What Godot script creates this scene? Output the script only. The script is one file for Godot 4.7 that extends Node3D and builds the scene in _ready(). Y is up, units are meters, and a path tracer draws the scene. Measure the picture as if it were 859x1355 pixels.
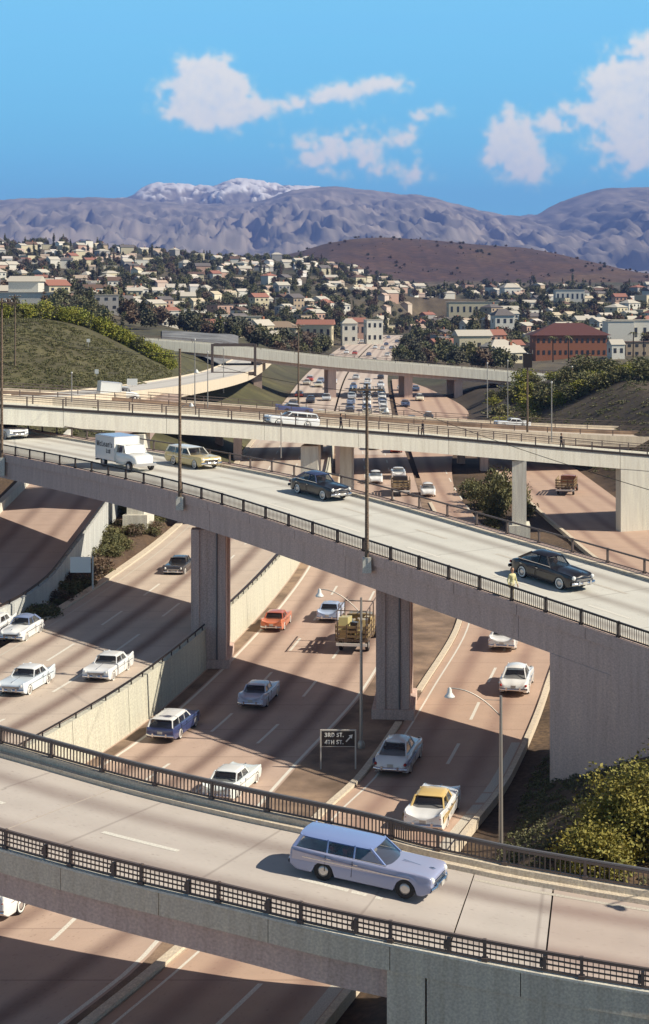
extends Node3D

# A freeway interchange seen from a roof: y up, metres, the camera looks along -z from 26 m above the lower carriageway.

var rng := RandomNumberGenerator.new()
var M := {}
var used := {}
var cache := {}
var noise := FastNoiseLite.new()


# ---------------------------------------------------------------- mesh builder
class MB:
	var v := PackedVector3Array()
	var n := PackedVector3Array()
	var uv := PackedVector2Array()
	var c := PackedColorArray()
	var ix := PackedInt32Array()
	var tint := Color.WHITE

	func put(p: Vector3, nn: Vector3, t := Vector2.ZERO) -> int:
		v.append(p)
		n.append(nn)
		uv.append(t)
		c.append(tint)
		return v.size() - 1

	func tri(a: Vector3, b: Vector3, d: Vector3, out: Vector3) -> void:
		var nn := (a - d).cross(a - b)
		if nn.length_squared() < 1e-14:
			return
		nn = nn.normalized()
		if nn.dot(out) < 0.0:
			var t := b
			b = d
			d = t
			nn = -nn
		var k := put(a, nn)
		put(b, nn)
		put(d, nn)
		ix.append_array([k, k + 1, k + 2])

	func quad(a: Vector3, b: Vector3, d: Vector3, e: Vector3, out: Vector3) -> void:
		tri(a, b, d, out)
		tri(a, d, e, out)

	# a box given by its centre, its three half-axes
	func slab(o: Vector3, x: Vector3, y: Vector3, z: Vector3) -> void:
		quad(o + x - y - z, o + x + y - z, o + x + y + z, o + x - y + z, x)
		quad(o - x - y - z, o - x + y - z, o - x + y + z, o - x - y + z, -x)
		quad(o + y - x - z, o + y + x - z, o + y + x + z, o + y - x + z, y)
		quad(o - y - x - z, o - y + x - z, o - y + x + z, o - y - x + z, -y)
		quad(o + z - x - y, o + z + x - y, o + z + x + y, o + z - x + y, z)
		quad(o - z - x - y, o - z + x - y, o - z + x + y, o - z - x + y, -z)

	func box(o: Vector3, s: Vector3) -> void:
		slab(o, Vector3(s.x / 2, 0, 0), Vector3(0, s.y / 2, 0), Vector3(0, 0, s.z / 2))

	func bar(p: Vector3, q: Vector3, w: float, h: float) -> void:
		var d := (q - p)
		var side := d.cross(Vector3.UP)
		if side.length() < 1e-5:
			side = Vector3.RIGHT
		side = side.normalized()
		var up := side.cross(d).normalized()
		slab((p + q) / 2, d / 2, up * h / 2, side * w / 2)

	func tube(p: Vector3, q: Vector3, r0: float, r1: float, seg := 8) -> void:
		var d := (q - p).normalized()
		var a := d.cross(Vector3.UP if absf(d.y) < 0.9 else Vector3.RIGHT).normalized()
		var b := a.cross(d)
		var k := v.size()
		for j in seg + 1:
			var t := TAU * j / seg
			var o := a * cos(t) + b * sin(t)
			put(p + o * r0, o, Vector2(float(j) / seg, 0))
			put(q + o * r1, o, Vector2(float(j) / seg, (q - p).length()))
		for j in seg:
			var i := k + j * 2
			ix.append_array([i, i + 2, i + 1, i + 1, i + 2, i + 3])
		for j in seg:
			tri(q, v[k + j * 2 + 1], v[k + j * 2 + 3], d)
			tri(p, v[k + j * 2], v[k + j * 2 + 2], -d)

	# rows of points joined into a smooth sheet, its normals turned away from the point "inside"
	func sheet(rows: Array, inside: Vector3, ring := false) -> void:
		var m: int = rows[0].size()
		var k := v.size()
		for r in rows:
			for p in r:
				put(p, Vector3.ZERO)
		var tris := PackedInt32Array()
		for i in rows.size() - 1:
			for j in (m if ring else m - 1):
				var a := k + i * m + j
				var b := k + i * m + (j + 1) % m
				tris.append_array([a, b, a + m, b, b + m, a + m])
		var side := 0.0
		for t in range(0, tris.size(), 3):
			var a := v[tris[t]]
			var nn := (a - v[tris[t + 2]]).cross(a - v[tris[t + 1]])
			side += nn.dot(a - inside)
			for j in 3:
				n[tris[t + j]] += nn
		for i in range(k, v.size()):
			n[i] = (n[i] if side >= 0 else -n[i]).normalized()
		if side < 0:
			for t in range(0, tris.size(), 3):
				var x := tris[t]
				tris[t] = tris[t + 1]
				tris[t + 1] = x
		ix.append_array(tris)

	func lathe(o: Vector3, axis: Vector3, prof: Array, seg := 16) -> void:
		var a := axis.cross(Vector3.UP if absf(axis.y) < 0.9 else Vector3.RIGHT).normalized()
		var b := a.cross(axis)
		var rows := []
		for p in prof:
			var r := PackedVector3Array()
			for j in seg:
				var t := TAU * j / seg
				r.append(o + axis * p.y + (a * cos(t) + b * sin(t)) * p.x)
			rows.append(r)
		sheet(rows, o + axis * (prof[0].y + prof[-1].y) / 2.0, true)

	func mesh() -> ArrayMesh:
		var arr := []
		arr.resize(Mesh.ARRAY_MAX)
		arr[Mesh.ARRAY_VERTEX] = v
		arr[Mesh.ARRAY_NORMAL] = n
		arr[Mesh.ARRAY_TEX_UV] = uv
		arr[Mesh.ARRAY_COLOR] = c
		arr[Mesh.ARRAY_INDEX] = ix
		var m := ArrayMesh.new()
		m.add_surface_from_arrays(Mesh.PRIMITIVE_TRIANGLES, arr)
		return m


# ---------------------------------------------------------------- nodes
func numbered(called: String) -> String:
	used[called] = used.get(called, 0) + 1
	return called if used[called] == 1 else "%s_%03d" % [called, used[called] - 1]


func thing(called: String, label: String, category: String, where := Vector3.ZERO, group := "") -> Node3D:
	var o := Node3D.new()
	o.name = numbered(called)
	add_child(o)
	o.position = where
	tag(o, label, category, group)
	return o


func tag(o: Node, label: String, category: String, group := "") -> void:
	o.set_meta("label", label)
	o.set_meta("category", category)
	if group:
		o.set_meta("group", group)


func part(called: String, what, material: Material, parent: Node) -> MeshInstance3D:
	var o := MeshInstance3D.new()
	o.name = called
	o.mesh = what.mesh() if what is MB else what
	o.material_override = material
	parent.add_child(o, true)
	return o


func single(called: String, what, material: Material, label: String, category: String, group := "") -> MeshInstance3D:
	var o := part(numbered(called), what, material, self)
	tag(o, label, category, group)
	return o


func ground_part(called: String, what, material: Material) -> MeshInstance3D:
	var o := part(numbered(called), what, material, self)
	o.set_meta("kind", "structure")
	return o


# ---------------------------------------------------------------- materials
func noise_map(frequency: float, seed_: int, low: float, high: float, octaves := 5, size := 512) -> NoiseTexture2D:
	var f := FastNoiseLite.new()
	f.noise_type = FastNoiseLite.TYPE_SIMPLEX_SMOOTH
	f.seed = seed_
	f.frequency = frequency
	f.fractal_octaves = octaves
	f.fractal_gain = 0.6
	var t := NoiseTexture2D.new()
	t.width = size
	t.height = size
	t.seamless = true
	t.noise = f
	var g := Gradient.new()
	g.offsets = PackedFloat32Array([0.15, 0.5, 0.85])
	g.colors = PackedColorArray([Color(low, low * 0.99, low * 0.97), Color((low + high) / 2, (low + high) / 2, (low + high) / 2), Color(high, high, high * 0.98)])
	t.color_ramp = g
	return t


func mat(called: String, r: float, g: float, b: float, rough := 0.85, metal := 0.0) -> StandardMaterial3D:
	var m := StandardMaterial3D.new()
	m.resource_name = called
	m.albedo_color = Color(r, g, b).linear_to_srgb()
	m.roughness = rough
	m.metallic = metal
	M[called] = m
	return m


func grain(m: StandardMaterial3D, t: Texture2D, per_metre: float, t2: Texture2D = null, per2 := 0.1) -> StandardMaterial3D:
	m.albedo_texture = t
	m.uv1_triplanar = true
	m.uv1_world_triplanar = true
	m.uv1_scale = Vector3.ONE * per_metre
	if t2:
		m.detail_enabled = true
		m.detail_albedo = t2
		m.detail_blend_mode = BaseMaterial3D.BLEND_MODE_MUL
		m.detail_uv_layer = BaseMaterial3D.DETAIL_UV_2
		m.uv2_triplanar = true
		m.uv2_world_triplanar = true
		m.uv2_scale = Vector3.ONE * per2
	return m


# rain and rust have run down the face in streaks
func streaked(m: StandardMaterial3D, t: Texture2D, across: float) -> void:
	m.detail_enabled = true
	m.detail_albedo = t
	m.uv2_scale = Vector3(across, across * 0.07, across)


func make_materials() -> void:
	var fine := noise_map(0.03, 3, 0.82, 1.0)
	var blotch := noise_map(0.008, 5, 0.66, 1.0, 6)
	var rough := noise_map(0.02, 8, 0.45, 1.0, 6)
	var streak := noise_map(0.012, 11, 0.9, 1.0, 6)
	M.fine = fine
	M.blotch = blotch
	grain(mat("concrete_pale", 0.86, 0.84, 0.75, 0.9), fine, 0.6, blotch, 0.07)
	grain(mat("concrete_girder", 0.80, 0.61, 0.54, 0.9), fine, 0.5, blotch, 0.06)
	grain(mat("concrete_kerb", 0.86, 0.75, 0.60, 0.9), fine, 0.6, blotch, 0.09)
	grain(mat("concrete_wall", 0.74, 0.72, 0.60, 0.9), fine, 0.4, blotch, 0.08)
	grain(mat("concrete_blue", 0.68, 0.70, 0.69, 0.9), fine, 0.5, blotch, 0.09)
	for k in ["concrete_pale", "concrete_girder", "concrete_kerb", "concrete_wall", "concrete_blue"]:
		streaked(M[k], streak, 0.35)
	grain(mat("separator", 0.43, 0.30, 0.215, 0.95), fine, 0.7, blotch, 0.05)
	grain(mat("soil", 0.25, 0.15, 0.10, 0.95), rough, 0.25, blotch, 0.03)
	grain(mat("paint", 0.88, 0.85, 0.76, 0.7), fine, 0.8)
	grain(mat("paint_dull", 0.68, 0.63, 0.54, 0.7), fine, 0.8)
	grain(mat("lot", 0.30, 0.31, 0.33, 0.9), fine, 0.2, blotch, 0.02)
	mat("iron", 0.035, 0.027, 0.025, 0.5, 0.3)
	mat("iron_brown", 0.12, 0.09, 0.078, 0.55, 0.2)
	mat("iron_grey", 0.16, 0.15, 0.15, 0.5, 0.3)
	grain(mat("pole_wood", 0.30, 0.215, 0.15, 0.9), rough, 0.8)
	mat("pole_metal", 0.40, 0.37, 0.33, 0.45, 0.5)
	mat("wire", 0.02, 0.018, 0.018, 0.6)
	mat("lamp_glass", 0.75, 0.75, 0.70, 0.25)
	mat("insulator", 0.6, 0.58, 0.55, 0.2)
	mat("joint", 0.02, 0.018, 0.017, 0.95)
	mat("sign_face", 0.025, 0.02, 0.02, 0.5)
	mat("sign_frame", 0.5, 0.47, 0.42, 0.6)
	mat("sign_white", 0.78, 0.77, 0.72, 0.6)
	mat("chrome", 0.72, 0.72, 0.74, 0.16, 1.0)
	mat("tyre", 0.02, 0.019, 0.02, 0.85)
	mat("hub", 0.55, 0.52, 0.50, 0.3, 0.6)
	mat("seat_cloth", 0.09, 0.05, 0.045, 0.9)
	mat("seat_red", 0.36, 0.05, 0.05, 0.8)
	mat("lamp_red", 0.35, 0.02, 0.015, 0.25)
	mat("lamp_clear", 0.75, 0.75, 0.72, 0.12)
	mat("grille_dark", 0.05, 0.05, 0.055, 0.4, 0.5)
	var g := mat("car_glass", 0.02, 0.025, 0.03, 0.06)
	g.albedo_color.a = 0.5
	g.transparency = BaseMaterial3D.TRANSPARENCY_ALPHA
	var w := mat("house_glass", 0.035, 0.04, 0.05, 0.12)
	w.metallic_specular = 0.6
	for k in [["leaf_olive", 0.27, 0.24, 0.05], ["leaf_green", 0.15, 0.15, 0.07], ["leaf_dark", 0.09, 0.09, 0.055], ["leaf_bright", 0.27, 0.27, 0.035], ["leaf_brown", 0.16, 0.11, 0.075], ["leaf_grass", 0.15, 0.145, 0.06]]:
		var lm := mat(k[0], k[1], k[2], k[3], 0.75)
		lm.vertex_color_use_as_albedo = true
		lm.backlight_enabled = true
		lm.backlight = Color(k[1] * 0.8, k[2] * 0.8, k[3] * 0.5).linear_to_srgb()
	grain(mat("bark", 0.09, 0.065, 0.05, 0.95), rough, 1.0)


# ---------------------------------------------------------------- sky
# how thick the cloud is in a direction, and its fine relief
func heap(heaps: Array, puff: FastNoiseLite, a: float, e: float) -> Vector2:
	var d := 0.0
	for k in heaps:
		var u: float = (a - k[0]) / k[2]
		var t: float = (e - k[1]) / k[3]
		var q := u * u + t * t
		if q < 5.0:
			d += k[4] * exp(-q)
	if d < 0.05:
		return Vector2.ZERO
	var wa := a + 0.22 * puff.get_noise_2d(a * 2.2, e * 2.2 + 50.0)
	var we := e + 0.18 * puff.get_noise_2d(a * 2.2 + 80.0, e * 2.2)
	var f := puff.get_noise_2d(wa * 1.5, we * 1.8)
	var b := 0.5 - 1.6 * absf(puff.get_noise_2d(wa * 3.2 + 40.0, we * 3.6))
	var g := puff.get_noise_2d(a * 7.0 + 10.0, e * 8.0)
	return Vector2(smoothstep(0.18, 0.74, d * (0.95 + 0.9 * f) + 0.30 * f + 0.26 * b + 0.18 * g - 0.04), 0.5 * f + 0.45 * b + 0.35 * g)


func sky_picture() -> ImageTexture:
	var w := 4096
	var h := 2048
	var im := Image.create(w, h, false, Image.FORMAT_RGB8)
	var low := Color(0.44, 0.86, 1.0)
	var mid := Color(0.51, 0.82, 0.99)
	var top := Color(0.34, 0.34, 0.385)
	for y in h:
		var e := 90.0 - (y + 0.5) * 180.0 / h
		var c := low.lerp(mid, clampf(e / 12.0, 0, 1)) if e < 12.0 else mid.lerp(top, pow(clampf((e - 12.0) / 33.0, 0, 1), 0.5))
		if e < 0.0:
			c = Color(0.46, 0.42, 0.37)  # the land that goes on behind the camera
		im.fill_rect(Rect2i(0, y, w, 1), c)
	var puff := FastNoiseLite.new()
	puff.seed = 4
	puff.noise_type = FastNoiseLite.TYPE_SIMPLEX_SMOOTH
	puff.frequency = 0.55
	puff.fractal_octaves = 6
	puff.fractal_gain = 0.58
	# heaps of cumulus: azimuth and height in degrees, radii, strength
	var heaps := [
		[-3.6, 6.75, 0.9, 0.75, 1.25], [-4.6, 6.9, 0.9, 0.8, 1.2], [-4.0, 7.4, 0.7, 0.5, 1.0], [-2.7, 6.1, 0.9, 0.55, 0.95], [-4.1, 5.9, 1.4, 0.6, 0.8],
		[-0.9, 6.3, 0.8, 0.35, 0.7], [0.4, 6.6, 1.0, 0.35, 0.75], [1.9, 6.9, 1.0, 0.32, 0.85], [3.5, 6.0, 0.7, 0.28, 0.7],
		[-0.6, 4.9, 0.9, 0.5, 0.62], [1.0, 5.0, 0.9, 0.55, 0.62], [2.6, 5.2, 0.8, 0.5, 0.62], [1.6, 4.1, 1.0, 0.5, 0.62], [3.3, 3.9, 0.7, 0.5, 0.55], [-0.4, 4.2, 0.9, 0.4, 0.5],
		[6.4, 5.2, 0.75, 0.9, 1.15], [7.0, 4.2, 0.8, 0.8, 0.9], [5.9, 4.5, 0.7, 0.6, 0.65], [8.0, 5.7, 0.55, 0.55, 0.9],
		[9.6, 6.2, 0.9, 0.9, 1.05], [10.6, 7.0, 1.0, 1.1, 1.35], [11.6, 5.8, 1.4, 1.4, 1.1], [10.2, 4.6, 1.2, 0.9, 0.75], [12.8, 7.0, 1.6, 1.4, 1.2],
	]
	var deg := 360.0 / w
	# straight ahead is the picture's left edge, so the heaps are drawn in its middle and rolled round below
	var x0 := int((180.0 - 16.0) / deg)
	var x1 := int((180.0 + 17.0) / deg)
	var y0 := int((90.0 - 10.2) / deg)
	var y1 := int((90.0 - 2.0) / deg)
	for y in range(y0, y1):
		var e := 90.0 - (y + 0.5) * deg
		for x in range(x0, x1):
			var a := (x + 0.5) * deg - 180.0
			var here := heap(heaps, puff, a, e)
			if here.x <= 0.0:
				continue
			var sunward := heap(heaps, puff, a + 0.28, e + 0.26)
			var lit := clampf(0.80 + 0.6 * (here.x - sunward.x) + 0.55 * here.y, 0.0, 1.0)
			var white := Color(0.74, 0.84, 0.95).lerp(Color(1.0, 0.985, 0.95), lit)
			im.set_pixel(x, y, im.get_pixel(x, y).lerp(white, here.x * 0.96))
	# the same kind of clouds goes on round the horizon
	var tile := Rect2i(x0, y0, x1 - x0, y1 - y0)
	var copy := im.get_region(tile)
	for k in range(1, 8):
		var x := (x0 + k * 512) % w
		if x + tile.size.x < w:
			im.blit_rect(copy, Rect2i(Vector2i.ZERO, tile.size), Vector2i(x, y0))
	var turned := Image.create(w, h, false, Image.FORMAT_RGB8)
	turned.blit_rect(im, Rect2i(w / 2, 0, w / 2, h), Vector2i(0, 0))
	turned.blit_rect(im, Rect2i(0, 0, w / 2, h), Vector2i(w / 2, 0))
	return ImageTexture.create_from_image(turned)


func view_and_light() -> void:
	var cam := Camera3D.new()
	cam.name = "camera"
	add_child(cam)
	cam.position = Vector3(0, 26, 0)
	cam.projection = Camera3D.PROJECTION_FRUSTUM
	cam.near = 1.0
	cam.far = 40000.0
	cam.size = 1355.0 / 2200.0
	cam.frustum_offset = Vector2(-0.5 / 2200.0, -297.5 / 2200.0)
	cam.current = true
	var e := Environment.new()
	e.background_mode = Environment.BG_SKY
	var sky := Sky.new()
	var pano := PanoramaSkyMaterial.new()
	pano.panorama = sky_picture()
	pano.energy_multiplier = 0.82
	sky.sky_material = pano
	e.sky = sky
	e.tonemap_mode = Environment.TONE_MAPPER_LINEAR
	e.tonemap_exposure = 1.34
	e.sdfgi_enabled = true
	e.ssao_enabled = true
	e.ssil_enabled = true
	e.fog_enabled = true
	e.fog_density = 0.000075
	e.fog_light_color = Color(0.55, 0.67, 1.0)
	var env := WorldEnvironment.new()
	env.name = "environment"
	env.environment = e
	add_child(env)
	var sun := DirectionalLight3D.new()
	sun.name = "sun"
	sun.light_energy = 1.6
	sun.light_color = Color(1.0, 0.955, 0.88)
	sun.light_angular_distance = 0.53
	sun.shadow_enabled = true
	add_child(sun)
	sun.look_at_from_position(Vector3(1.2, 1.0, 0.27) * 100.0, Vector3.ZERO)


# ---------------------------------------------------------------- curves
# x as a smooth function of the distance ahead: knots [ahead, value, ...]
func along(k: Array, z: float) -> float:
	var m := k.size() / 2
	var i := 0
	while i < m - 2 and z > k[2 * i + 2]:
		i += 1
	var z0: float = k[2 * i]
	var z1: float = k[2 * i + 2]
	var a: float = k[2 * i + 1]
	var b: float = k[2 * i + 3]
	var s := (b - a) / (z1 - z0)
	var sa := s
	var sb := s
	if i > 0:
		sa = (b - k[2 * i - 1]) / (z1 - k[2 * i - 2])
	if i < m - 2:
		sb = (k[2 * i + 5] - a) / (k[2 * i + 4] - z0)
	var h := z1 - z0
	var t := (z - z0) / h
	if t < 0.0:
		return a + sa * (z - z0)
	if t > 1.0:
		return b + sb * (z - z1)
	var t2 := t * t
	var t3 := t2 * t
	return (2 * t3 - 3 * t2 + 1) * a + (t3 - 2 * t2 + t) * h * sa + (3 * t2 - 2 * t3) * b + (t3 - t2) * h * sb


# a path through points: evenly spaced samples with their right-hand side
func path(points: Array, step := 1.0) -> Dictionary:
	var c := Curve3D.new()
	for i in points.size():
		var p: Vector3 = points[i]
		var t := Vector3.ZERO
		if i > 0 and i < points.size() - 1:
			var a: Vector3 = p - points[i - 1]
			var b: Vector3 = points[i + 1] - p
			var d := (a.normalized() * b.length() + b.normalized() * a.length()).normalized()
			c.add_point(p, -d * a.length() / 3.0, d * b.length() / 3.0)
		else:
			c.add_point(p, t, t)
	c.bake_interval = 0.25
	return {"c": c, "l": c.get_baked_length(), "step": step}


func spot(p: Dictionary, s: float) -> Vector3:
	return p.c.sample_baked(clampf(s, 0, p.l), true)


func heading(p: Dictionary, s: float) -> Vector3:
	return (spot(p, minf(s + 0.5, p.l)) - spot(p, maxf(s - 0.5, 0))).normalized()


func right_of(p: Dictionary, s: float) -> Vector3:
	var d := heading(p, s)
	return Vector3(-d.z, 0, d.x).normalized()


func on(p: Dictionary, s: float, off: float, dy := 0.0) -> Vector3:
	return spot(p, s) + right_of(p, s) * off + Vector3(0, dy, 0)


# where along the path the world's x reaches a value
func where_x(p: Dictionary, x: float, off := 0.0) -> float:
	var a := 0.0
	var b: float = p.l
	for i in 30:
		var m := (a + b) / 2
		if on(p, m, off).x < x:
			a = m
		else:
			b = m
	return (a + b) / 2


# a cross-section (counter-clockwise seen along the path, x to the right, y up) swept from s0 to s1
func sweep(mb: MB, p: Dictionary, s0: float, s1: float, prof: Array, closed := true) -> void:
	var k := maxi(1, int(ceil((s1 - s0) / p.step)))
	var m := prof.size()
	var last: Array = []
	var first: Array = []
	var ls := s0
	for i in k + 1:
		var s := s0 + (s1 - s0) * i / k
		var o := spot(p, s)
		var r := right_of(p, s)
		var now: Array = []
		for q in prof:
			now.append(o + r * q.x + Vector3(0, q.y, 0))
		if i > 0:
			for j in (m if closed else m - 1):
				var j2 := (j + 1) % m
				var e: Vector2 = prof[j2] - prof[j]
				var nn := (r * e.y + Vector3(0, -e.x, 0)).normalized()
				var base := mb.v.size()
				mb.put(last[j], nn, Vector2(prof[j].x, ls))
				mb.put(last[j2], nn, Vector2(prof[j2].x, ls))
				mb.put(now[j], nn, Vector2(prof[j].x, s))
				mb.put(now[j2], nn, Vector2(prof[j2].x, s))
				var f := (last[j] - now[j]).cross(last[j] - last[j2]) as Vector3
				if f.dot(nn) < 0:
					mb.ix.append_array([base, base + 2, base + 1, base + 1, base + 2, base + 3])
				else:
					mb.ix.append_array([base, base + 1, base + 2, base + 1, base + 3, base + 2])
		else:
			first = now
		last = now
		ls = s
	if closed:
		var poly := PackedVector2Array()
		for q in prof:
			poly.append(q)
		var t := Geometry2D.triangulate_polygon(poly)
		for j in range(0, t.size(), 3):
			mb.tri(first[t[j]], first[t[j + 1]], first[t[j + 2]], -heading(p, s0))
			mb.tri(last[t[j]], last[t[j + 1]], last[t[j + 2]], heading(p, s1))


func rect(x0: float, x1: float, y0: float, y1: float) -> Array:
	return [Vector2(x0, y0), Vector2(x1, y0), Vector2(x1, y1), Vector2(x0, y1)]


# ---------------------------------------------------------------- the lie of the land: knots are [metres ahead, x]
const WALL := [40, -31.5, 55, -25.2, 70, -19.9, 91.8, -12.9, 103, -10.1, 120.4, -7.0, 138, -4.5, 156.7, -2.5, 190, -0.3, 230, 0.8, 290, 1.5, 350, 2.3, 500, 7.0, 700, 18.0, 850, 30.0, 1000, 48.0, 1180, 78.0]
const MAINR := [40, -13.2, 54.4, -8.0, 60, -6.3, 72, -4.5, 82, -3.2, 90, -1.5, 107, 2.6, 128, 5.9, 145, 7.8, 165, 9.6, 190, 11.2, 220, 12.1, 290, 13.0, 350, 14.0, 500, 19.0, 700, 30.0, 850, 42.0, 1000, 60.0, 1180, 90.0]
const EXITL := [40, -12.2, 54.4, -7.1, 60, -5.3, 70, -2.6, 81.7, 0.15, 88.4, 2.2, 107.5, 6.4, 128.6, 10.6, 150, 12.4, 180, 12.9, 220, 12.9, 290, 14.2, 350, 15.2, 500, 20.2, 700, 31.2, 850, 43.2, 1000, 61.2, 1180, 91.2]
const EXITR := [40, -4.5, 59, 1.4, 65, 3.0, 77.5, 6.3, 88.4, 9.6, 107.5, 14.1, 128.6, 18.0, 150, 18.2, 180, 17.2, 220, 17.0, 290, 23.0, 350, 30.0, 420, 27.0, 500, 20.5, 700, 31.5, 850, 44.0, 1000, 69.0, 1180, 99.0]
const RAMP_Y := [60, 2.3, 105, 2.3, 125, 3.3, 160, 5.2, 200, 8.0, 240, 10.0]
const LEFT_Y := [40, 2.3, 230, 2.3, 320, 0.4, 500, 0.2, 1180, 0.2]
const MAIN_Y := [40, 2.5, 50, 2.4, 60, 1.85, 70, 1.0, 82, 0.2, 92, 0.0, 110, 0.0, 300, 0.0, 1180, 0.0]
const BANK_X := [40, -4.0, 60, 2.8, 77, 8.0, 95, 13.0, 112, 24.0, 130, 35.0, 200, 37.0, 250, 37.0, 300, 31.0, 420, 31.0]
const BANK_TOP := [40, 0.5, 60, 0.5, 70, 1.0, 76, 3.0, 84, 6.5, 92, 7.0, 110, 8.0, 150, 10.0, 250, 8.0, 310, 10.0, 350, 6.0, 390, 2.2, 430, 2.5]
const LEFT_TOP := [60, 1.9, 108, 1.9, 125, 2.1, 150, 2.6, 170, 4.2, 200, 8.0, 215, 10.0, 300, 9.0, 430, 10.0]
const TOWN_L := [400, 10.0, 500, 13.0, 600, 19.0, 1000, 25.0, 1300, 43.0, 1700, 69.0, 1950, 60.0, 2600, 30.0, 5000, 10.0]
const TOWN_C := [400, 8.5, 520, 10.0, 620, 5.5, 720, 4.0, 1000, 15.0, 1300, 36.0, 1700, 53.0, 1950, 45.0, 2600, 30.0, 5000, 10.0]
const TOWN_R := [400, 6.0, 520, 1.0, 640, -1.0, 800, 3.0, 1000, 8.5, 1300, 18.0, 1700, 27.0, 1950, 30.0, 2600, 30.0, 5000, 10.0]
const HILL := [-500, 22.0, -300, 34.0, -150, 52.0, -42, 72.0, 21, 90.0, 84, 94.0, 178, 87.0, 282, 78.0, 345, 63.0, 418, 46.0, 500, 38.0, 800, 24.0]


func smooth(t: float) -> float:
	t = clampf(t, 0, 1)
	return t * t * (3 - 2 * t)


func land(x: float, z: float) -> float:
	if z < 40:
		return -0.4
	var le := along(WALL, z) - 12.2
	var ri := along(EXITR, z) + 1.0
	var bed := along(MAIN_Y, z) - 0.35
	var h := bed
	if z < 430:
		if x < le:
			var edge := along(LEFT_Y, z) - 0.35
			h = edge + clampf((le - x) * 0.45, 0, maxf(0.0, along(LEFT_TOP, z) - edge))
			h += 11.0 * smooth((z - 222) / 85) * smooth((-x - 21) / 34) * (1 - smooth((z - 335) / 90))
		elif x > ri:
			var b := maxf(along(BANK_X, z), ri)
			h = bed + clampf((x - b) * 0.5, 0, along(BANK_TOP, z) + 0.4)
		if z < 380:
			return h + (noise.get_noise_2d(x * 3, z * 3) * 0.25 if x < le - 1 or x > ri + 1 else 0.0)
	var a := x / z
	var t := lerpf(along(TOWN_L, z), along(TOWN_C, z), smooth((a + 0.17) / 0.13))
	t = lerpf(t, along(TOWN_R, z), smooth((a + 0.02) / 0.08))
	var up := smooth((z - 1700) / 600) * (1 - smooth((z - 2320) / 900))
	t = lerpf(t, maxf(t, along(HILL, x)), up)
	t += noise.get_noise_2d(x * 0.35, z * 0.35) * clampf((z - 430) / 120.0, 0, 1) * 2.5
	t *= 1 - smooth((z - 3000) / 2500)
	var far := 0.0 if x >= le and x <= ri else minf(absf(x - le), absf(x - ri))
	if z < 1250:
		t = lerpf(bed, t, smooth(far / 26))
	return lerpf(h, t, smooth((z - 380) / 60)) if z < 440 else t


func build_land() -> void:
	noise.seed = 21
	noise.frequency = 0.03
	noise.fractal_octaves = 4
	var zs := [-6000.0, -2500.0, -1000.0, -400.0, -150.0, -60.0, -20.0, 10.0, 30.0, 39.9]
	var z := 41.0
	while z < 13000:
		zs.append(z)
		z *= 1.018 if z < 3000 else 1.12
	var cols := 180
	var mb := MB.new()
	var rows := []
	for q in zs:
		var r := PackedVector3Array()
		for j in cols + 1:
			var u := 2.0 * j / cols - 1.0
			var x: float = u * (55.0 + 0.45 * absf(q)) + (0.02 * q if q > 400 else 0.0)
			r.append(Vector3(x, land(x, q), -q))
		rows.append(r)
	mb.sheet(rows, Vector3(0, -90000, 0))
	var patch := FastNoiseLite.new()
	patch.seed = 9
	patch.frequency = 0.02
	patch.fractal_octaves = 5
	for i in mb.v.size():
		var p := mb.v[i]
		var d := -p.z
		var f := patch.get_noise_2d(p.x, p.z) * 0.5 + 0.5
		var g := patch.get_noise_2d(p.x * 0.25 + 500, p.z * 0.25) * 0.5 + 0.5
		var c := Color(0.26, 0.16, 0.105).lerp(Color(0.17, 0.12, 0.07), f)
		if d < 40:
			c = Color(0.44, 0.385, 0.31).lerp(Color(0.34, 0.29, 0.235), f)
		elif p.x < along(WALL, d) - 12 and d > 195 and d < 440:
			c = Color(0.145, 0.15, 0.06).lerp(Color(0.22, 0.19, 0.095), f * 1.1 - 0.1)
		elif d > 245 and d < 440 and p.x > 26:
			c = Color(0.10, 0.07, 0.055).lerp(Color(0.19, 0.145, 0.09), f)
		elif d >= 440 and d < 1780:
			c = Color(0.19, 0.165, 0.095).lerp(Color(0.29, 0.215, 0.155), f).lerp(Color(0.12, 0.125, 0.06), smooth(g * 2 - 0.7))
		elif d >= 1780:
			c = Color(0.20, 0.105, 0.075).lerp(Color(0.115, 0.062, 0.062), smooth(f * 1.9 - 0.4)).lerp(Color(0.28, 0.17, 0.09), smooth(g * 3.2 - 1.7) * 0.8)
		mb.c[i] = c
	var m := mat("land", 1, 1, 1, 0.95)
	m.vertex_color_use_as_albedo = true
	grain(m, noise_map(0.02, 18, 0.62, 1.0, 6), 0.22, M.blotch, 0.017)
	ground_part("ground", mb, m)


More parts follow.
